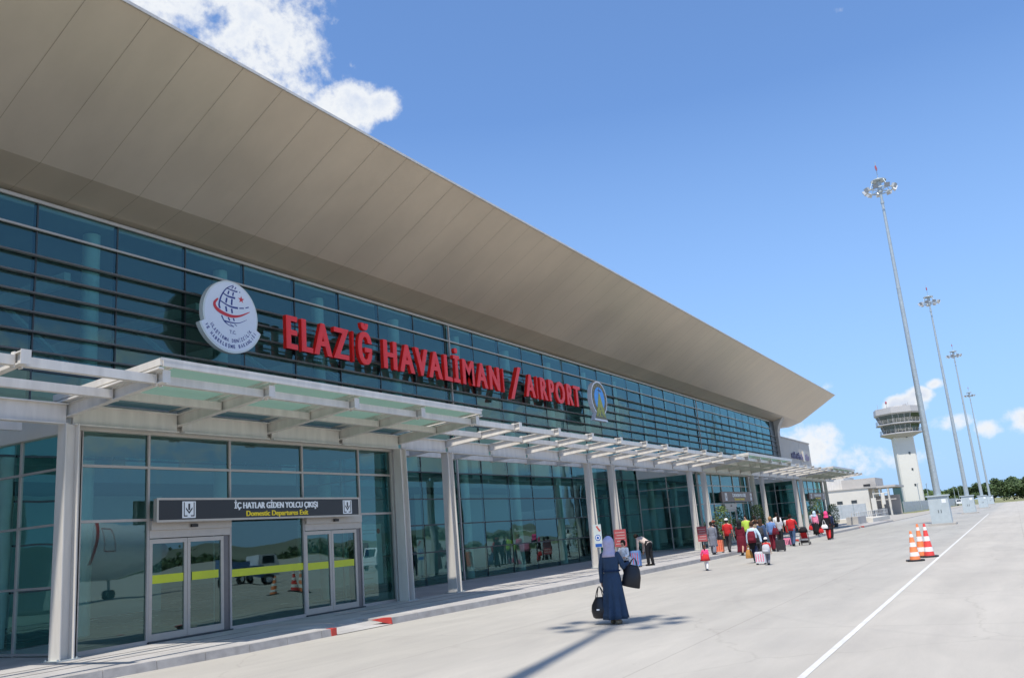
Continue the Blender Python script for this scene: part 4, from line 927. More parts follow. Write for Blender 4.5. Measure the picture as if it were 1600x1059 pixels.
# ---------------------------------------------------------------- notices on the columns
m_pred = M('notice_red', (.40, .09, .10), .5, 0, .12, 8); m_pw = m_signwhite
def stand(x, y, z0, w_, h, label, kind):
    t = thing('notice_board', label, 'sign', (x, y, .15))
    b = MB(); b.box(x - .01, x + .01, y - w_ / 2, y + w_ / 2, z0, z0 + h); brd = b.build('board', m_pred if kind == 'red' else m_poster, t)
    b = MB(); b.tube((x + .04, y, .15), (x + .04, y, z0 + h * .9), .022, n=8); b.tube((x + .04, y, .15), (x + .04, y, .18), .2, n=16); b.build('post', m_galv, t)
    b = MB()
    if kind == 'red':
        for i in range(5): b.box(x - .014, x - .01, y - w_ * .40, y + w_ * (.40 - .12 * (i % 2)), z0 + h * (.14 + .165 * i), z0 + h * (.14 + .165 * i) + h * .045)
        b.build('notice_print', M('faded_print', (.50, .36, .36), .6), brd)
    else:
        b.box(x - .014, x - .01, y - w_ * .42, y + w_ * .42, z0 + .02, z0 + h * .16, 1); b.tube((x - .013, y, z0 + h * .42), (x - .010, y, z0 + h * .42), w_ * .36, n=24, mi=1); b.tube((x - .018, y, z0 + h * .42), (x - .0135, y, z0 + h * .42), w_ * .26, n=24, mi=0)
        b.tube((x - .022, y, z0 + h * .42), (x - .0185, y, z0 + h * .42), w_ * .16, n=20, mi=1)
        for i in range(4): b.box(x - .014, x - .01, y - w_ * (.42 - .1 * i), y - w_ * (.30 - .1 * i) + .05, z0 + h * (.70 + .06 * i), z0 + h * (.75 + .06 * i), 2)
        b.build('notice_print', [m_pw, M('notice_blue', (.02, .10, .42), .5), m_red], brd)
stand(36.3, 16.5, 1.05, .38, 1.0, 'narrow board with a blue ring hung on the column behind the woman in blue', 'ring')
stand(39.1, 16.62, .95, .62, .80, 'wide red notice board with white lines, right of the lavender headscarf', 'red')
stand(50.4, 16.25, .66, .56, .86, 'red and white striped notice board beside the person in the grey coat', 'red')
# ---------------------------------------------------------------- people
m_skin = M('skin', (.46, .27, .19), .55, 0, .06, 9); m_eye = M('eyes', (.03, .02, .02), .3)
def cloth(name, c, r=.85, var=.12, sc=9): return M(name, c, r, 0, var, sc, .8, 13, spec=.25)
K = dict(navy=(.018, .028, .07), denim=(.05, .085, .16), black=(.012, .012, .014), white=(.74, .74, .74), maroon=(.13, .010, .022), red=(.50, .025, .028), pink=(.80, .07, .22), ltpink=(.80, .25, .38), grey=(.17, .18, .22), charcoal=(.04, .04, .045),
         ltblue=(.48, .60, .72), blue=(.14, .24, .46), lav=(.46, .43, .58), brownhair=(.06, .03, .016), darkhair=(.014, .010, .008), fair=(.28, .17, .08), hivis=(.42, .58, .08), beige=(.52, .43, .38), dress=(.032, .060, .11), greyst=(.42, .42, .45), salmon=(.72, .22, .12), khaki=(.20, .17, .12), tan=(.45, .22, .06))
CM = {k: cloth('cloth_' + k if 'hair' not in k and k != 'fair' else 'hair_' + k, v) for k, v in K.items()}
def person(label, x, y, z, h, head=0., top=('red', 'short'), bottom=('navy', 'trousers'), hair=('darkhair', 'short'), stride=.25, armL=(.1, .3, .08), armR=(-.1, .3, .08), lean=0., shoes='black', child=False, female=False, coat=None, hs=1., group='travellers walking along the terminal', width=1., grip=(.6, .6)):
    s = h / 1.70; t = thing('person', label, 'person', (x, y, z), head, group=group); t.scale = (s, s, s)
    hk = 1.22 if child else 1.; tz = -.07 if child else 0
    hip, kn, an = .90 + tz * .5, .48, .085; sh = 1.40 + tz; sw_ = (.165 if female else .19) * width; hcz = 1.40 + tz + .20 * (1.02 if child else 1)
    rotm = Matrix.Translation((0, 0, hip)) @ Matrix.Rotation(lean, 4, 'Y') @ Matrix.Translation((0, 0, -hip))
    def legpts(sd, st):
        a = st; y_ = sd * .085 * width
        k = Vector((sin(a) * (hip - kn), y_, hip - cos(a) * (hip - kn))); bnd = max(0, -st) * 1.1 + .05
        f = k + Vector((sin(a - bnd) * (kn - an), 0, -cos(a - bnd) * (kn - an))); return Vector((0, y_, hip)), k, f
    LL, LR = legpts(1, stride), legpts(-1, -stride)
    dz = min(LL[2].z, LR[2].z) - an
    def drop(P): return [Vector((p.x, p.y, p.z - dz)) for p in P]
    LL, LR = drop(LL), drop(LR); hip_ = hip - dz
    rotm = Matrix.Translation((0, 0, hip_)) @ Matrix.Rotation(lean, 4, 'Y') @ Matrix.Translation((0, 0, -hip))
    def arm(sd, A):
        sw0, bend, out = A; S_ = Vector((0, sd * sw_, sh - .03))
        d = Vector((sin(sw0) * cos(out), sd * sin(out), -cos(sw0) * cos(out))).normalized(); E_ = S_ + d * .28
        b2 = sw0 + bend; d2 = Vector((sin(b2), sd * sin(out) * .3, -cos(b2))).normalized(); W_ = E_ + d2 * .25
        return [rotm @ p for p in (S_, E_, W_)] + [(rotm.to_3x3() @ d2).normalized()]
    AL, AR = arm(1, armL), arm(-1, armR)
    # --- body: one continuous skinned surface
    V = []; Ed = []; Rd = []
    def v(p, r, par=None):
        V.append(Vector(p)); Rd.append(r if isinstance(r, tuple) else (r, r)); i = len(V) - 1
        if par is not None: Ed.append((par, i))
        return i
    pel = v((0, 0, hip_ + .02), .105); ab = v(rotm @ Vector((0, 0, hip + .16)), .10, pel); ch = v(rotm @ Vector((0, 0, hip + .34)), .115, ab); nb = v(rotm @ Vector((0, 0, sh + .03)), .065, ch); nk = v(rotm @ Vector((.008, 0, sh + .085)), .05, nb)
    hb = v(rotm @ Vector((.018, 0, hcz - .075 * hk)), .062 * hk, nk); hm = v(rotm @ Vector((.012, 0, hcz)), .088 * hk, hb); v(rotm @ Vector((.0, 0, hcz + .068 * hk)), .062 * hk, hm)
    v(rotm @ Vector((.108 * hk, 0, hcz - .012)), .012, hm)
    for (P, sd) in ((LL, 1), (LR, -1)):
        a = v(P[0] - Vector((0, 0, .03)), .085, pel); k = v(P[1], .055, a); c = v(P[1] * .6 + P[2] * .4, .05, k); f = v(P[2], .036, c); v(P[2] + Vector((.13, 0, -.05)), .028, f)
    fing = []
    for (A, sd, g) in ((AL, 1, grip[0]), (AR, -1, grip[1])):
        a = v(A[0], .05, ch if 0 else nb); e = v(A[1], .038, a); w_ = v(A[2], .025, e); d = A[3]; side = Vector((0, 1, 0)); fwd = d.cross(side).normalized() * -1
        pm = v(A[2] + d * .055, .030, w_)
        cr = fwd if g >= 0 else -fwd
        for q in range(4):
            o = fwd * (.026 - .0175 * q); L_ = (.075, .083, .078, .062)[q]; curl = Vector((0, -sd, 0)) * abs(g)
            p1 = A[2] + d * .085 + o; k1 = v(p1, .0095, pm); dd = (d + curl * .7).normalized(); p2 = p1 + dd * L_ * .5; k2 = v(p2, .0085, k1); dd = (d * (1 - abs(g)) + curl * 1.2).normalized(); v(p2 + dd * L_ * .5, .0075, k2)
        p1 = A[2] + d * .035 + fwd * .034; k1 = v(p1, .011, pm); v(p1 + (d + fwd * .5 + Vector((0, -sd, 0)) * .5).normalized() * .045, .009, k1)
    me = bpy.data.meshes.new('body'); me.from_pydata(V, Ed, []); ob = bpy.data.objects.new('body', me); col.objects.link(ob); ob.parent = t
    mo = ob.modifiers.new('Skin', 'SKIN'); mo.use_smooth_shade = True
    sv_ = me.skin_vertices[0].data if me.skin_vertices else None
    for i, r in enumerate(Rd): sv_[i].radius = r
    sv_[0].use_root = True
    ob.modifiers.new('Subdivision', 'SUBSURF').levels = 1; ob.modifiers['Subdivision'].render_levels = 1 if h < 1.6 or x > 20 else 2
    me.materials.append(m_skin)
    # --- legs
    bm_, bt = bottom
    lw = 1.12 if not child else 1.0
    if bt in ('trousers', 'wide'):
        b = MB()
        for P in (LL, LR):
            wd = 1.5 if bt == 'wide' else 1.05; b.chain([P[0] + Vector((0, 0, .02)), P[1], P[1] * .45 + P[2] * .55, P[2] + Vector((0, 0, .015))], [.098 * lw, .070 * lw, .060 * lw * wd, .052 * lw * wd], 14)
        b.loft([(0, 0, hip_ - .12, .09, .15 * width), (-.01, 0, hip_ - .04, .118, .178 * width), (0, 0, hip_ + .05, .112, .168 * width), (0, 0, hip_ + .13, .10, .15 * width)], 20)
        b.build('trousers', CM[bm_], t, False)
    elif bt == 'skirt' and coat is None:
        b = MB(); b.loft([(.0, 0, .07, .24, .25 * width, .10), (.01, 0, .35, .21, .22 * width, .07), (0, 0, .65, .17, .20 * width, .03), (0, 0, hip_, .13, .18 * width), (0, 0, hip_ + .13, .10, .15 * width)], 32, fold=1, nf=6, seed=int(x * 7)); b.build('skirt', CM[bm_], t, False)
    for P in (LL, LR):
        b = MB(); o = P[2]; b.chain([o + Vector((-.05, 0, -.035)), o + Vector((.04, 0, -.045)), o + Vector((.14, 0, -.055))], [.040, .046, .034], 10); b.build('shoe', CM[shoes], t, False)
    # --- upper garment
    tm, tk = top; b = MB(); cx = 0
    fw = 1.0 * width; he = .02
    rg = [(cx, 0, hip - (.06 if coat is None else 0), .128 + he * .5, .188 * fw, .03), (cx, 0, hip + .10, .118, .165 * fw, .03), (cx, 0, hip + .24, .122, .168 * fw, .02), (cx - .005, 0, hip + .38, .125, .185 * fw, .01), (cx - .01, 0, sh - .035, .105, (.200 if not female else .182) * fw), (cx, 0, sh + .015, .082, .145 * fw), (.0, 0, sh + .05, .062, .075)]
    k0 = len(b.v)
    if coat is not None:
        lo = coat; hemw = .235 if coat < .4 else .21
        b.loft([(.01, 0, lo, hemw * .98, hemw, .24), (.01, 0, lo + .1, hemw * .92, hemw * .97, .21), (.01, 0, lo + (hip - lo) * .35, hemw * .82, hemw * .93, .16), (.0, 0, lo + (hip - lo) * .7, .165, .205 * fw, .09), (-.015, 0, hip - .03, .155, .195 * fw, .03), (-.01, 0, hip + .05, .135, .178 * fw, .02), (0, 0, hip + .12, .120, .160 * fw, .015), (0, 0, hip + .135, .126, .166 * fw, .015), (0, 0, hip + .15, .120, .160 * fw, .015)] + rg[2:], 64, nf=8, seed=int(x * 3))
        # only the part above the hips leans
        for i in range(k0, len(b.v)):
            p = b.v[i]; b.v[i] = (rotm @ p) if p.z > hip else Vector((p.x, p.y, p.z - dz * (p.z / hip)))
    else:
        b.loft(rg, 28, nf=5, seed=int(x * 3)); b.xf(rotm, k0)
    for A, sd in ((AL, 1), (AR, -1)):
        if tk == 'none': continue
        S_, E_, W_ = A[0], A[1], A[2]
        if tk == 'short': b.chain([S_ + Vector((0, -sd * .02, .0)), S_ * .45 + E_ * .55, S_ * .25 + E_ * .75], [.066, .060, .058], 12)
        else: b.chain([S_ + Vector((0, -sd * .02, 0)), S_ * .4 + E_ * .6, E_, E_ * .4 + W_ * .6, W_], [.070, .060, .054, .048, .046 if not coat else .052], 12)
    b.build('coat' if coat is not None else 'top', CM[tm], t, False)
    # --- hair, scarf or hat
    hm_, hk_ = hair; b = MB(); H = lambda dx, dy, dz_: rotm @ Vector((dx, dy, hcz + dz_))
    def hloft(rings, n=20, mi=0):
        k0 = len(b.v); b.loft([(a, c, hcz + z, rx, ry) + tuple(e) for a, c, z, rx, ry, *e in rings], n, mi); b.xf(rotm, k0)
    q = hk
    if hk_ == 'short': hloft([(-.022 * q, 0, -.085 * q, .055 * q, .062 * q), (-.022 * q, 0, -.04 * q, .085 * q, .084 * q), (-.016 * q, 0, .02 * q, .098 * q, .088 * q), (-.008 * q, 0, .075 * q, .09 * q, .08 * q), (-.004 * q, 0, .112 * q, .058 * q, .054 * q), (0, 0, .128 * q, .02 * q, .02 * q)])
    if hk_ == 'long': hloft([(-.075, 0, -.30, .035, .07, .05), (-.07, 0, -.20, .055, .095, .05), (-.05, 0, -.10, .07, .098), (-.03, 0, -.03, .09, .096), (-.018, 0, .03, .104, .094), (-.008, 0, .085, .09, .082), (0, 0, .125, .04, .04)])
    if hk_ == 'pony': hloft([(-.10, 0, -.26, .018, .03), (-.115, 0, -.15, .034, .045), (-.10, 0, -.05, .04, .05), (-.05, 0, -.02, .075, .085), (-.018, 0, .03, .104, .094), (-.008, 0, .085, .09, .082), (0, 0, .13, .04, .04)])
    if hk_ == 'hijab': hloft([(-.03, 0, -.275, .118, .155, .06), (-.025, 0, -.22, .118, .150, .05), (-.02, 0, -.165, .105, .125, .04), (-.022, 0, -.11, .106, .112, .035), (-.028, 0, -.05, .118, .117, .02), (-.028, 0, .01, .126, .120, .015), (-.022, 0, .07, .115, .106, .01), (-.014, 0, .112, .082, .076), (-.008, 0, .136, .045, .045), (-.004, 0, .146, .015, .015)], 30)
    if hk_ in ('cap', 'hat'):
        hloft([(-.028, 0, -.07 * q, .062 * q, .07 * q), (-.02, 0, -.02, .088 * q, .085 * q), (-.01, 0, .03 * q, .097 * q, .088 * q)]); o_ = b.build('hair', CM['darkhair'], t, False); b = MB()
        hloft([(-.004, 0, .015 * q, .106 * q, .096 * q), (-.004, 0, .06 * q, .104 * q, .094 * q), (-.004, 0, .105 * q, .078 * q, .074 * q), (-.004, 0, .132 * q, .03 * q, .03 * q)])
        if hk_ == 'hat': hloft([(0, 0, .022 * q, .17, .16), (0, 0, .034 * q, .165, .155)])
        else: hloft([(.10 * q, 0, .016 * q, .075 * q, .07 * q), (.10 * q, 0, .028 * q, .07 * q, .066 * q)])
    b.build({'hijab': 'headscarf', 'cap': 'cap', 'hat': 'hat'}.get(hk_, 'hair'), CM[hm_], t, False)
    if hk_ != 'x':
        b = MB()
        for sd in (-1, 1): p = H(.090 * q, sd * .034 * q, .0); b.ball(p, .008, .012, .008, 8, 5)
        b.build('eyes', m_eye, t, False)
    t['_'] = 0; del t['_']
    c, sn = cos(head), sin(head)
    def w2(p): return Vector((x + (p.x * c - p.y * sn) * s, y + (p.x * sn + p.y * c) * s, z + p.z * s))
    return dict(L=w2(AL[2] + AL[3] * .1), R=w2(AR[2] + AR[3] * .1), EL=w2(AL[1]), ER=w2(AR[1]), back=w2(rotm @ Vector((-.2, 0, sh - .2))), obj=t)

def lug(name, label, cat, group='bags and cases carried by the travellers'): pass
def suitcase(x, y, z, w_, d, h, mat, label, hand=.45, rz=0., check=None):
    t = thing('suitcase', label, 'suitcase', (x, y, z), rz, group='bags and cases of the travellers')
    b = MB(); P = [(-d / 2 + .03, -w_ / 2), (d / 2 - .03, -w_ / 2), (d / 2, -w_ / 2 + .03), (d / 2, w_ / 2 - .03), (d / 2 - .03, w_ / 2), (-d / 2 + .03, w_ / 2), (-d / 2, w_ / 2 - .03), (-d / 2, -w_ / 2 + .03)]
    b.prism(P, .06, h, lambda u, v, q: (u, v, q)); b.prism([(a * .9, c * .9) for a, c in P], h, h + .02, lambda u, v, q: (u, v, q)); fixn(b.build('case', mat, t, False))
    b = MB()
    for k in range(4): b.box(-d / 2 - .008, -d / 2 + .001, -w_ * .36 + k * w_ * .24 - .012, -w_ * .36 + k * w_ * .24 + .012, .12, h - .06)
    b.build('ribs', check or m_black, t, False)
    if hand:
        b = MB()
        for s in (-1, 1): b.tube((d * .2, s * w_ * .25, h), (d * .2, s * w_ * .25, h + hand), .009, n=6)
        b.tube((d * .2, -w_ * .27, h + hand), (d * .2, w_ * .27, h + hand), .016, n=8); b.build('handle', m_black, t, False)
    for sx in (-1, 1):
        for sy in (-1, 1):
            b = MB(); b.tube((sx * d * .35, sy * w_ * .4 - .015, .035), (sx * d * .35, sy * w_ * .4 + .015, .035), .035, n=10); b.build('wheel', m_black, t, False)
    return t
def bag(hang, w_, h, d, mat, label, drop_=.22, tilt=0., rz=0., round_=False, strap=True, name='handbag'):
    """a soft bag hanging from the point `hang` (hand, elbow or shoulder)"""
    zt = hang.z - drop_; t = thing(name, label, 'bag', (hang.x, hang.y, zt - h), rz, group='bags and cases of the travellers'); t.rotation_euler = (tilt, 0, rz)
    b = MB()
    if round_: rg = [(0, 0, 0, d * .40, w_ * .36), (0, 0, h * .06, d * .5, w_ * .45), (0, 0, h * .35, d * .58, w_ * .52, .02), (0, 0, h * .62, d * .5, w_ * .48, .03), (0, 0, h * .86, d * .3, w_ * .34, .04), (0, 0, h, d * .12, w_ * .24, .03)]
    else: rg = [(0, 0, 0, d * .45, w_ * .48), (0, 0, h * .05, d * .5, w_ * .5), (0, 0, h * .5, d * .45, w_ * .47, .02), (0, 0, h * .85, d * .28, w_ * .36, .03), (0, 0, h, d * .12, w_ * .26)]
    b.loft(rg, 24, nf=4, seed=3)
    b.build('bag_body', mat, t, False)
    if strap:
        b = MB()
        for s in (-1, 1): b.chain([(s * d * .22, -w_ * .22, h * .9), (s * d * .12, -w_ * .12, h + drop_ * .6), (0, 0, h + drop_), (s * d * .12, w_ * .12, h + drop_ * .6), (s * d * .22, w_ * .22, h * .9)], [.009] * 5, 6)
        b.build('handles', mat, t, False)
    return t
def backpack(pp, w_, h, mat, label, rz=0.):
    p = pp['back']; t = thing('backpack', label, 'bag', (p.x, p.y, p.z - h * .75), rz, group='bags and cases of the travellers')
    b = MB(); b.loft([(0, 0, 0, .09, w_ * .44), (-.02, 0, h * .08, .11, w_ * .5), (-.03, 0, h * .4, .12, w_ * .5), (-.01, 0, h * .8, .10, w_ * .45), (.02, 0, h * .95, .06, w_ * .34), (.03, 0, h, .02, w_ * .2)], 22); b.build('pack', mat, t, False)
    b = MB(); b.loft([(-.13, 0, h * .12, .03, w_ * .34), (-.15, 0, h * .2, .03, w_ * .36), (-.14, 0, h * .42, .025, w_ * .34)], 16); b.build('front_pocket', mat, t, False)
    b = MB()
    for s in (-1, 1): b.chain([(.07, s * w_ * .30, h * .1), (.18, s * w_ * .42, h * .5), (.20, s * w_ * .36, h * .95), (.06, s * w_ * .25, h * .98)], [.016] * 4, 6)
    b.build('straps', m_black, t, False); return t

L_black = M('black_leather', (.010, .010, .014), .38, 0, .1, 12, .2, 50, spec=.5)
# the woman in blue, nearest the camera
p = person('woman in a long blue dress and lavender headscarf walking away with two black bags', 16.2, 7.15, 0, 1.63, R(4), ('dress', 'long'), ('navy', 'skirt'), ('lav', 'hijab'), stride=.07, armL=(-.02, .10, .20), armR=(.22, 1.55, .30), coat=.10, female=True, shoes='khaki', grip=(.9, .8))
b = MB(); b.loft([(16.2, 7.15, .985, .142, .178), (16.2, 7.15, .992, .146, .182), (16.2, 7.15, 1.006, .146, .182), (16.2, 7.15, 1.013, .142, .178)], 40); tag(b.build('belt', cloth('cloth_belt', (.012, .028, .07))), 'narrow dark belt round the waist of the woman in the blue dress', 'belt')
bag(p['L'] + Vector((0, .07, 0)), .38, .40, .28, L_black, 'round black handbag with a small metal clasp, left hand of the woman in blue', .20, rz=R(8), round_=True)
b = MB(); q = p['L']; b.box(q.x - .172, q.x - .15, q.y + .035, q.y + .09, q.z - .44, q.z - .415); tag(b.build('bag_clasp', m_signwhite), 'small shiny clasp on the round black handbag', 'clasp')
e = p['ER']; bag(Vector((e.x + .04, e.y - .09, e.z + .16)), .38, .42, .20, L_black, 'large black shoulder bag at the right elbow of the woman in blue', .13, tilt=R(14), rz=R(6))
q = p['R']; b = MB(); b.loft([(q.x, q.y, q.z - .07, .03, .035), (q.x, q.y, q.z - .02, .05, .05, .1), (q.x, q.y, q.z + .05, .045, .05, .15), (q.x, q.y, q.z + .11, .02, .025, .1)], 14, nf=5); tag(b.build('tissue', CM['white']), 'crumpled white tissue in the raised right hand of the woman in blue', 'tissue')
person('dark-haired toddler carried on the right arm of the woman in blue', 16.52, 6.98, .80, .78, R(170), ('white', 'long'), ('black', 'trousers'), ('darkhair', 'short'), child=True, stride=.05, armL=(.3, 1.0, .2), armR=(.5, 1.2, .2), group='people carrying or being carried')
# on the pavement
p = person('man in a pale pink shirt and black trousers bending over a case on the pavement', 35.85, 13.98, .15, 1.72, R(72), ('beige', 'long'), ('black', 'trousers'), ('darkhair', 'short'), stride=.05, armL=(1.05, .1, .1), armR=(1.15, .1, .05), lean=R(62))
m_chk = M('checked_print', (.62, .62, .66), .6, 0, .2, 20)
suitcase(35.1, 14.32, .15, .42, .28, .66, CM['blue'], 'upright red and blue striped case under the bending man', .0, 0, CM['red'])
person('person in a long grey-blue coat with a black shoulder bag on the kerb side', 43.3, 13.45, .15, 1.60, 0, ('grey', 'long'), ('grey', 'wide'), ('darkhair', 'short'), coat=.42, stride=.18, width=1.08)
bag(Vector((43.15, 13.02, 1.22)), .30, .26, .16, L_black, 'black shoulder bag at the hip of the person in the grey coat', .12)
person('woman in dark clothes and a pink sun hat beside the man in the red shirt', 47.2, 14.5, .15, 1.66, 0, ('black', 'long'), ('black', 'trousers'), ('salmon', 'hat'), female=True, stride=.1)
person('man in a dark red short-sleeved shirt and white cap with an orange suitcase', 45.2, 13.2, .15, 1.70, R(-5), ('red', 'short'), ('charcoal', 'trousers'), ('white', 'cap'), stride=.22, armL=(.05, .1, .12), armR=(-.15, .5, .2), width=1.08)
suitcase(45.1, 13.72, .15, .46, .28, .82, CM['salmon'], 'bright orange suitcase wheeled by the man in the white cap', .25, 0, CM['red'])
person('woman in a long maroon dress and black headscarf walking on the road edge', 43.9, 12.2, 0, 1.68, 0, ('maroon', 'long'), ('maroon', 'skirt'), ('black', 'hijab'), coat=.16, female=True, width=1.1)
person('airport worker in a yellow-green safety vest facing the crowd', 50.4, 13.6, .15, 1.78, R(178), ('hivis', 'short'), ('navy', 'trousers'), ('darkhair', 'short'), stride=.05)
b = MB(); b.box(50.26, 50.262, 13.55, 13.66, 1.0, 1.5); b.v and None
p = person('young woman in a pale blue shirt with a maroon backpack and an orange tote bag', 36.0, 9.5, 0, 1.64, R(-3), ('ltblue', 'long'), ('navy', 'trousers'), ('brownhair', 'short'), female=True, stride=.2, armL=(.0, .06, .30), armR=(-.1, .1, .46))
backpack(p, .34, .46, CM['maroon'], 'maroon backpack on the young woman in the pale blue shirt'); bag(p['L'], .30, .34, .15, CM['tan'], 'orange tan tote bag in the left hand of the backpack woman', .18)
b = MB(); b.loft([(36.02, 9.5, .55, .15, .21, .05), (36.0, 9.5, .75, .15, .22, .04), (36.0, 9.5, .98, .13, .19)], 24); tag(b.build('tied_jacket', CM['black']), 'dark jacket tied round the waist of the backpack woman', 'jacket')
suitcase(34.6, 8.95, 0, .38, .26, .46, m_chk, 'small white checked wheeled case between the backpack woman and the child', .35, 0, CM['pink'])
p = person('small child in a white cap, red top and grey shorts beside the checked case', 33.95, 8.5, 0, 1.04, 0, ('red', 'short'), ('grey', 'trousers'), ('white', 'cap'), child=True, stride=.2)
backpack(p, .30, .34, CM['greyst'], 'little grey backpack on the child in the white cap')
person('little girl in a pink top, red skirt and white trousers walking alone', 32.5, 10.45, 0, .97, R(4), ('pink', 'long'), ('white', 'trousers'), ('brownhair', 'pony'), child=True, stride=.2, armL=(.1, .2, .45), female=True)
b = MB(); b.loft([(32.48, 10.48, .36, .15, .20, .12), (32.49, 10.46, .46, .12, .15, .06), (32.5, 10.45, .60, .085, .105)], 26, nf=5); tag(b.build('red_skirt', CM['red']), 'red jacket tied like a skirt round the waist of the little girl', 'jacket')
p = person('woman with long brown hair in a denim jacket in the middle of the crowd', 43.2, 10.95, 0, 1.69, 0, ('denim', 'long'), ('navy', 'trousers'), ('brownhair', 'long'), female=True, stride=.15)
backpack(p, .30, .42, CM['charcoal'], 'dark grey backpack on the woman with long brown hair')
p = person('fair-haired woman in a blue top pulling a dark wheeled case', 46.4, 11.25, 0, 1.76, 0, ('blue', 'long'), ('maroon', 'trousers'), ('fair', 'short'), female=True, stride=.18, armR=(-.3, .2, .2))
bag(Vector((46.2, 11.0, 1.32)), .36, .34, .18, CM['maroon'], 'dark red shoulder bag on the fair-haired woman in blue', .14)
suitcase(45.8, 10.75, 0, .44, .28, .56, CM['charcoal'], 'dark grey wheeled case behind the fair-haired woman', .45)
person('person in a brown top in the crowd behind the maroon backpack', 46.8, 12.1, 0, 1.66, 0, ('khaki', 'long'), ('charcoal', 'trousers'), ('brownhair', 'short'), stride=.12)
person('woman in a pink-beige top standing near the safety vest worker', 52.0, 13.5, .15, 1.72, R(20), ('ltpink', 'short'), ('black', 'trousers'), ('fair', 'short'), female=True, stride=.05)
person('dark-haired person in black between the vest worker and the pink top', 50.5, 13.1, .15, 1.72, R(10), ('black', 'long'), ('black', 'trousers'), ('darkhair', 'short'), stride=.05)
p = person('woman with long dark hair in a grey striped top and black trousers', 56.0, 13.05, .0, 1.74, 0, ('greyst', 'short'), ('black', 'trousers'), ('darkhair', 'long'), female=True, stride=.2)
person('man in a white shirt partly hidden behind the grey striped top', 58.6, 13.75, .15, 1.80, 0, ('white', 'short'), ('charcoal', 'trousers'), ('darkhair', 'short'), stride=.1, width=1.05)
p = person('man in a bright red shirt and jeans pushing the stroller', 52.0, 11.45, 0, 1.80, R(-4), ('red', 'short'), ('denim', 'trousers'), ('darkhair', 'short'), stride=.22, armR=(.35, .35, .25), armL=(.1, .3, .1), width=1.12)
person('small child in red and white held at the side of the man in red', 52.6, 11.85, .72, .95, 0, ('white', 'short'), ('red', 'trousers'), ('darkhair', 'short'), child=True, stride=.05)
suitcase(53.4, 12.1, 0, .42, .24, .42, CM['ltpink'], 'small pink case left of the man in the red shirt', .3)
person('woman in a pink top and pale headscarf near the farthest entrance', 66.8, 12.95, .15, 1.70, 0, ('ltpink', 'long'), ('black', 'skirt'), ('ltblue', 'hijab'), female=True, coat=None, stride=.12)
bag(Vector((66.6, 13.3, 1.0)), .28, .30, .14, CM['red'], 'red bag beside the woman in the pink top', .14)
p = person('woman in a black coat and pink headscarf with a white shoulder bag', 59.1, 10.75, 0, 1.78, 0, ('black', 'long'), ('red', 'trousers'), ('pink', 'hijab'), female=True, coat=.62, stride=.2)
bag(Vector((58.9, 10.9, 1.28)), .42, .26, .18, CM['white'], 'white shoulder bag on the woman in the black coat', .3)
bag(Vector((58.8, 11.12, .84)), .32, .26, .2, CM['red'], 'red bag low at the side of the woman in the black coat', .1)
person('man in dark clothes just beyond the woman with the white bag', 60.6, 10.85, 0, 1.80, 0, ('navy', 'long'), ('black', 'trousers'), ('darkhair', 'short'), stride=.2)
person('man in a light blue shirt near the farthest entrance', 70.0, 13.7, .15, 1.74, 0, ('ltblue', 'short'), ('navy', 'trousers'), ('darkhair', 'short'), stride=.15)
person('person in dark clothes between the pink top and the light blue shirt', 68.5, 13.0, .15, 1.74, 0, ('charcoal', 'long'), ('black', 'trousers'), ('darkhair', 'short'), stride=.1)
# inside the nearest entrance: a dark-clothed traveller with a trolley case
person('dark figure in a long black coat waiting behind the pane left of the first door', 13.0, 20.2, .16, 1.68, R(-60), ('black', 'long'), ('black', 'skirt'), ('black', 'hijab'), coat=.1, female=True, stride=.05, group='people inside the terminal')

# ---------------------------------------------------------------- stroller
t = thing('stroller', 'black folding stroller with a red seat pushed by the man in red', 'stroller', (52.9, 11.0, 0), R(2))
b = MB()
for s in (-1, 1):
    b.tube((-.42, s * .24, 1.0), (.30, s * .22, .12), .014, n=6); b.tube((-.30, s * .26, .10), (.10, s * .22, .62), .014, n=6); b.tube((-.42, s * .24, 1.0), (-.48, s * .24, 1.03), .018, n=6)
b.tube((-.30, -.26, .10), (-.30, .26, .10), .012, n=6); b.tube((.30, -.22, .12), (.30, .22, .12), .012, n=6); b.tube((-.48, -.24, 1.03), (-.48, .24, 1.03), .018, n=8); b.build('frame', m_black, t, False)
b = MB(); b.prism([(-.22, .82), (-.18, .84), (.05, .42), (.30, .40), (.30, .36), (.0, .36)], -.18, .18, lambda u, v, q: (u, q, v)); fixn(b.build('seat', CM['red'], t, False))
b = MB(); b.loft([(-.08, 0, .70, .26, .25), (-.08, 0, .84, .24, .25), (-.08, 0, .95, .16, .2), (-.08, 0, 1.0, .06, .1)], 20); b.build('hood', CM['black'], t, False)
b = MB(); b.box(-.28, .12, -.20, .20, .14, .26); b.build('basket', CM['black'], t, False)
for sx, sy in ((-.30, .28), (-.30, -.28), (.32, .25), (.32, -.25)):
    b = MB(); b.tube((sx, sy - .02, .08), (sx, sy + .02, .08), .08, n=16); b.build('wheel', m_black, t, False)

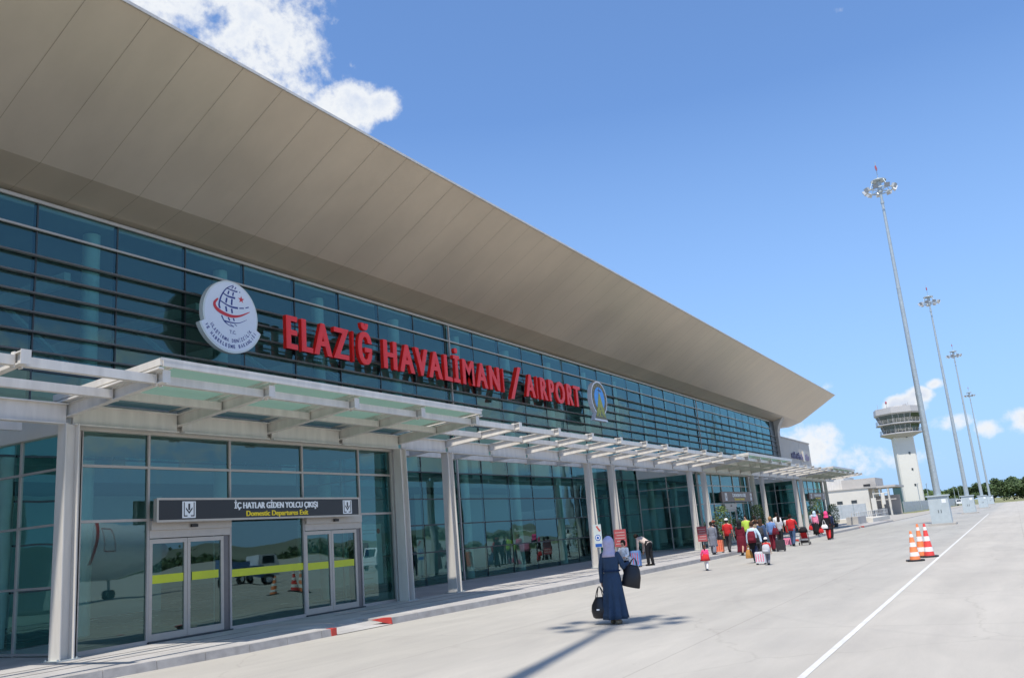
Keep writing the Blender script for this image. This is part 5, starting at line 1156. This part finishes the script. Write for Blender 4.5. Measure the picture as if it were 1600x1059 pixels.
# ---------------------------------------------------------------- what stands across the apron and shows mirrored in the entrance
m_air = M('aircraft_white', (.84, .86, .88), .25, 0, .03, .5, coat=.3); m_awin = M('cockpit_glass', (.02, .03, .04), .08)
ac = thing('airliner', 'white airliner nose with a red stripe, seen mirrored in the first pane', 'aircraft', (37, -17, 0))
b = MB(); st = [(0, 2.75, .05), (.35, 2.78, .42), (1.0, 2.85, .85), (2.0, 3.0, 1.28), (3.2, 3.18, 1.62), (4.6, 3.28, 1.86), (6.5, 3.33, 1.98), (9, 3.35, 2.0), (22, 3.35, 2.0), (30, 3.6, 1.6), (36, 4.2, .7), (38, 4.5, .2)]
n = 32; XN = 41.5; vs = []
for d, zc, r_ in st: vs += [(XN - d, -17 + r_ * .96 * cos(2 * pi * i / n), zc + r_ * sin(2 * pi * i / n)) for i in range(n)]
b.add(vs, [(j * n + i, j * n + (i + 1) % n, (j + 1) * n + (i + 1) % n, (j + 1) * n + i) for j in range(len(st) - 1) for i in range(n)], 0, True); fus = fixn(b.build('fuselage', m_air, ac))
def ring(d): 
    for (a, za, ra), (c, zc_, rc) in zip(st, st[1:]):
        if a <= d <= c: k = (d - a) / (c - a); return za + (zc_ - za) * k, ra + (rc - ra) * k
def skinpt(d, a, o=.012): z_, r_ = ring(d); return (XN - d, -17 + (r_ + o) * .96 * cos(a), z_ + (r_ + o) * sin(a))
for k in range(3):
    b = MB(); d0 = 1.75 + k * .62; b.add([skinpt(d0, R(24)), skinpt(d0 + .52, R(20)), skinpt(d0 + .55, R(42)), skinpt(d0 + .25, R(44))], [(0, 1, 2, 3)]); b.build('cockpit_window', m_awin, fus)
b = MB(); dd = 5.4
for a0, a1, d0, d1 in ((-10, 45, dd, dd + .05), (-10, 45, dd + .9, dd + .95)):
    for q in range(8): A0 = R(a0 + (a1 - a0) * q / 8); A1 = R(a0 + (a1 - a0) * (q + 1) / 8); b.add([skinpt(d0, A0), skinpt(d1, A0), skinpt(d1, A1), skinpt(d0, A1)], [(0, 1, 2, 3)])
for A in (-10, 45): b.add([skinpt(dd, R(A)), skinpt(dd + .95, R(A)), skinpt(dd + .95, R(A + 2)), skinpt(dd, R(A + 2))], [(0, 1, 2, 3)])
b.build('door_outline', CM['red'], fus)
b = MB()
for q in range(12):
    A0 = R(-30 + 100 * q / 12); A1 = R(-30 + 100 * (q + 1) / 12); s0 = 7.6 - 1.4 * q / 12; s1 = 7.6 - 1.4 * (q + 1) / 12; b.add([skinpt(s0, A0), skinpt(s0 + .35, A0), skinpt(s1 + .35, A1), skinpt(s1, A1)], [(0, 1, 2, 3)])
b.build('red_stripe', CM['red'], fus)
b = MB(); b.tube((36.8, -17, 0.4), (36.8, -17, 1.6), .09, n=8); b.build('nose_gear', m_galv, ac)
for s in (-.25, .25): b = MB(); b.tube((36.8, -17 + s - .1, .36), (36.8, -17 + s + .1, .36), .36, n=16); b.build('wheel', m_black, ac)
b = MB(); b.box(24, 16, -17, -1, 3.0, 3.3); b.v = []; b.f = []; b.m = []; b.sm = []
b.add([(24, -15.2, 2.3), (16.5, -15.2, 2.3), (10, -1.5, 3.2), (12, -1.5, 3.2), (24, -15.2, 2.65), (16.5, -15.2, 2.65), (10, -1.5, 3.3), (12, -1.5, 3.3)], [(0, 1, 2, 3), (4, 7, 6, 5), (0, 3, 7, 4), (1, 5, 6, 2), (2, 6, 7, 3), (0, 4, 5, 1)])
def truck(x, y, rz, cab, bodyc, label):
    t = thing('service_truck', label, 'truck', (x, y, 0), rz, group='service vehicles across the apron')
    b = MB(); b.prism([(-1.9, .55), (1.2, .55), (1.2, 1.25), (-.1, 1.35), (-.1, 1.7), (-1.9, 1.7)], -.85, .85, lambda u, v, q: (u, q, v)); fixn(b.build('truck_body', bodyc, t, False))
    b = MB(); b.prism([(.9, .6), (2.3, .6), (2.3, 1.3), (1.95, 2.0), (.9, 2.05)], -.83, .83, lambda u, v, q: (u, q, v)); fixn(b.build('cab', cab, t, False))
    b = MB(); b.add([(2.31, -.7, 1.34), (2.31, .7, 1.34), (1.99, .7, 1.93), (1.99, -.7, 1.93)], [(0, 1, 2, 3)]); b.box(1.15, 1.85, .83, .84, 1.35, 1.9); b.build('window', m_awin, t, False)
    for sx in (-1.2, 1.4):
        for sy in (-.85, .85):
            b = MB(); b.tube((sx, sy - .12, .38), (sx, sy + .12, .38), .38, n=20); w0 = b.build('wheel', m_black, t, False); b = MB(); b.tube((sx, sy - .125, .38), (sx, sy + .125, .38), .2, n=16); b.build('rim', m_signwhite, w0, False)
truck(44.2, -12.5, 0, m_signwhite, CM['blue'], 'white and blue service truck mirrored in the first sliding door')
truck(62, -14, R(170), m_signwhite, m_signwhite, 'white service truck mirrored in the low panes near the second column')
truck(75, -16, R(185), m_signwhite, m_signwhite, 'white service truck farther along the apron edge')
truck(334, 16.6, R(175), m_signwhite, m_signwhite, 'tiny white van far off beside the grey fence')
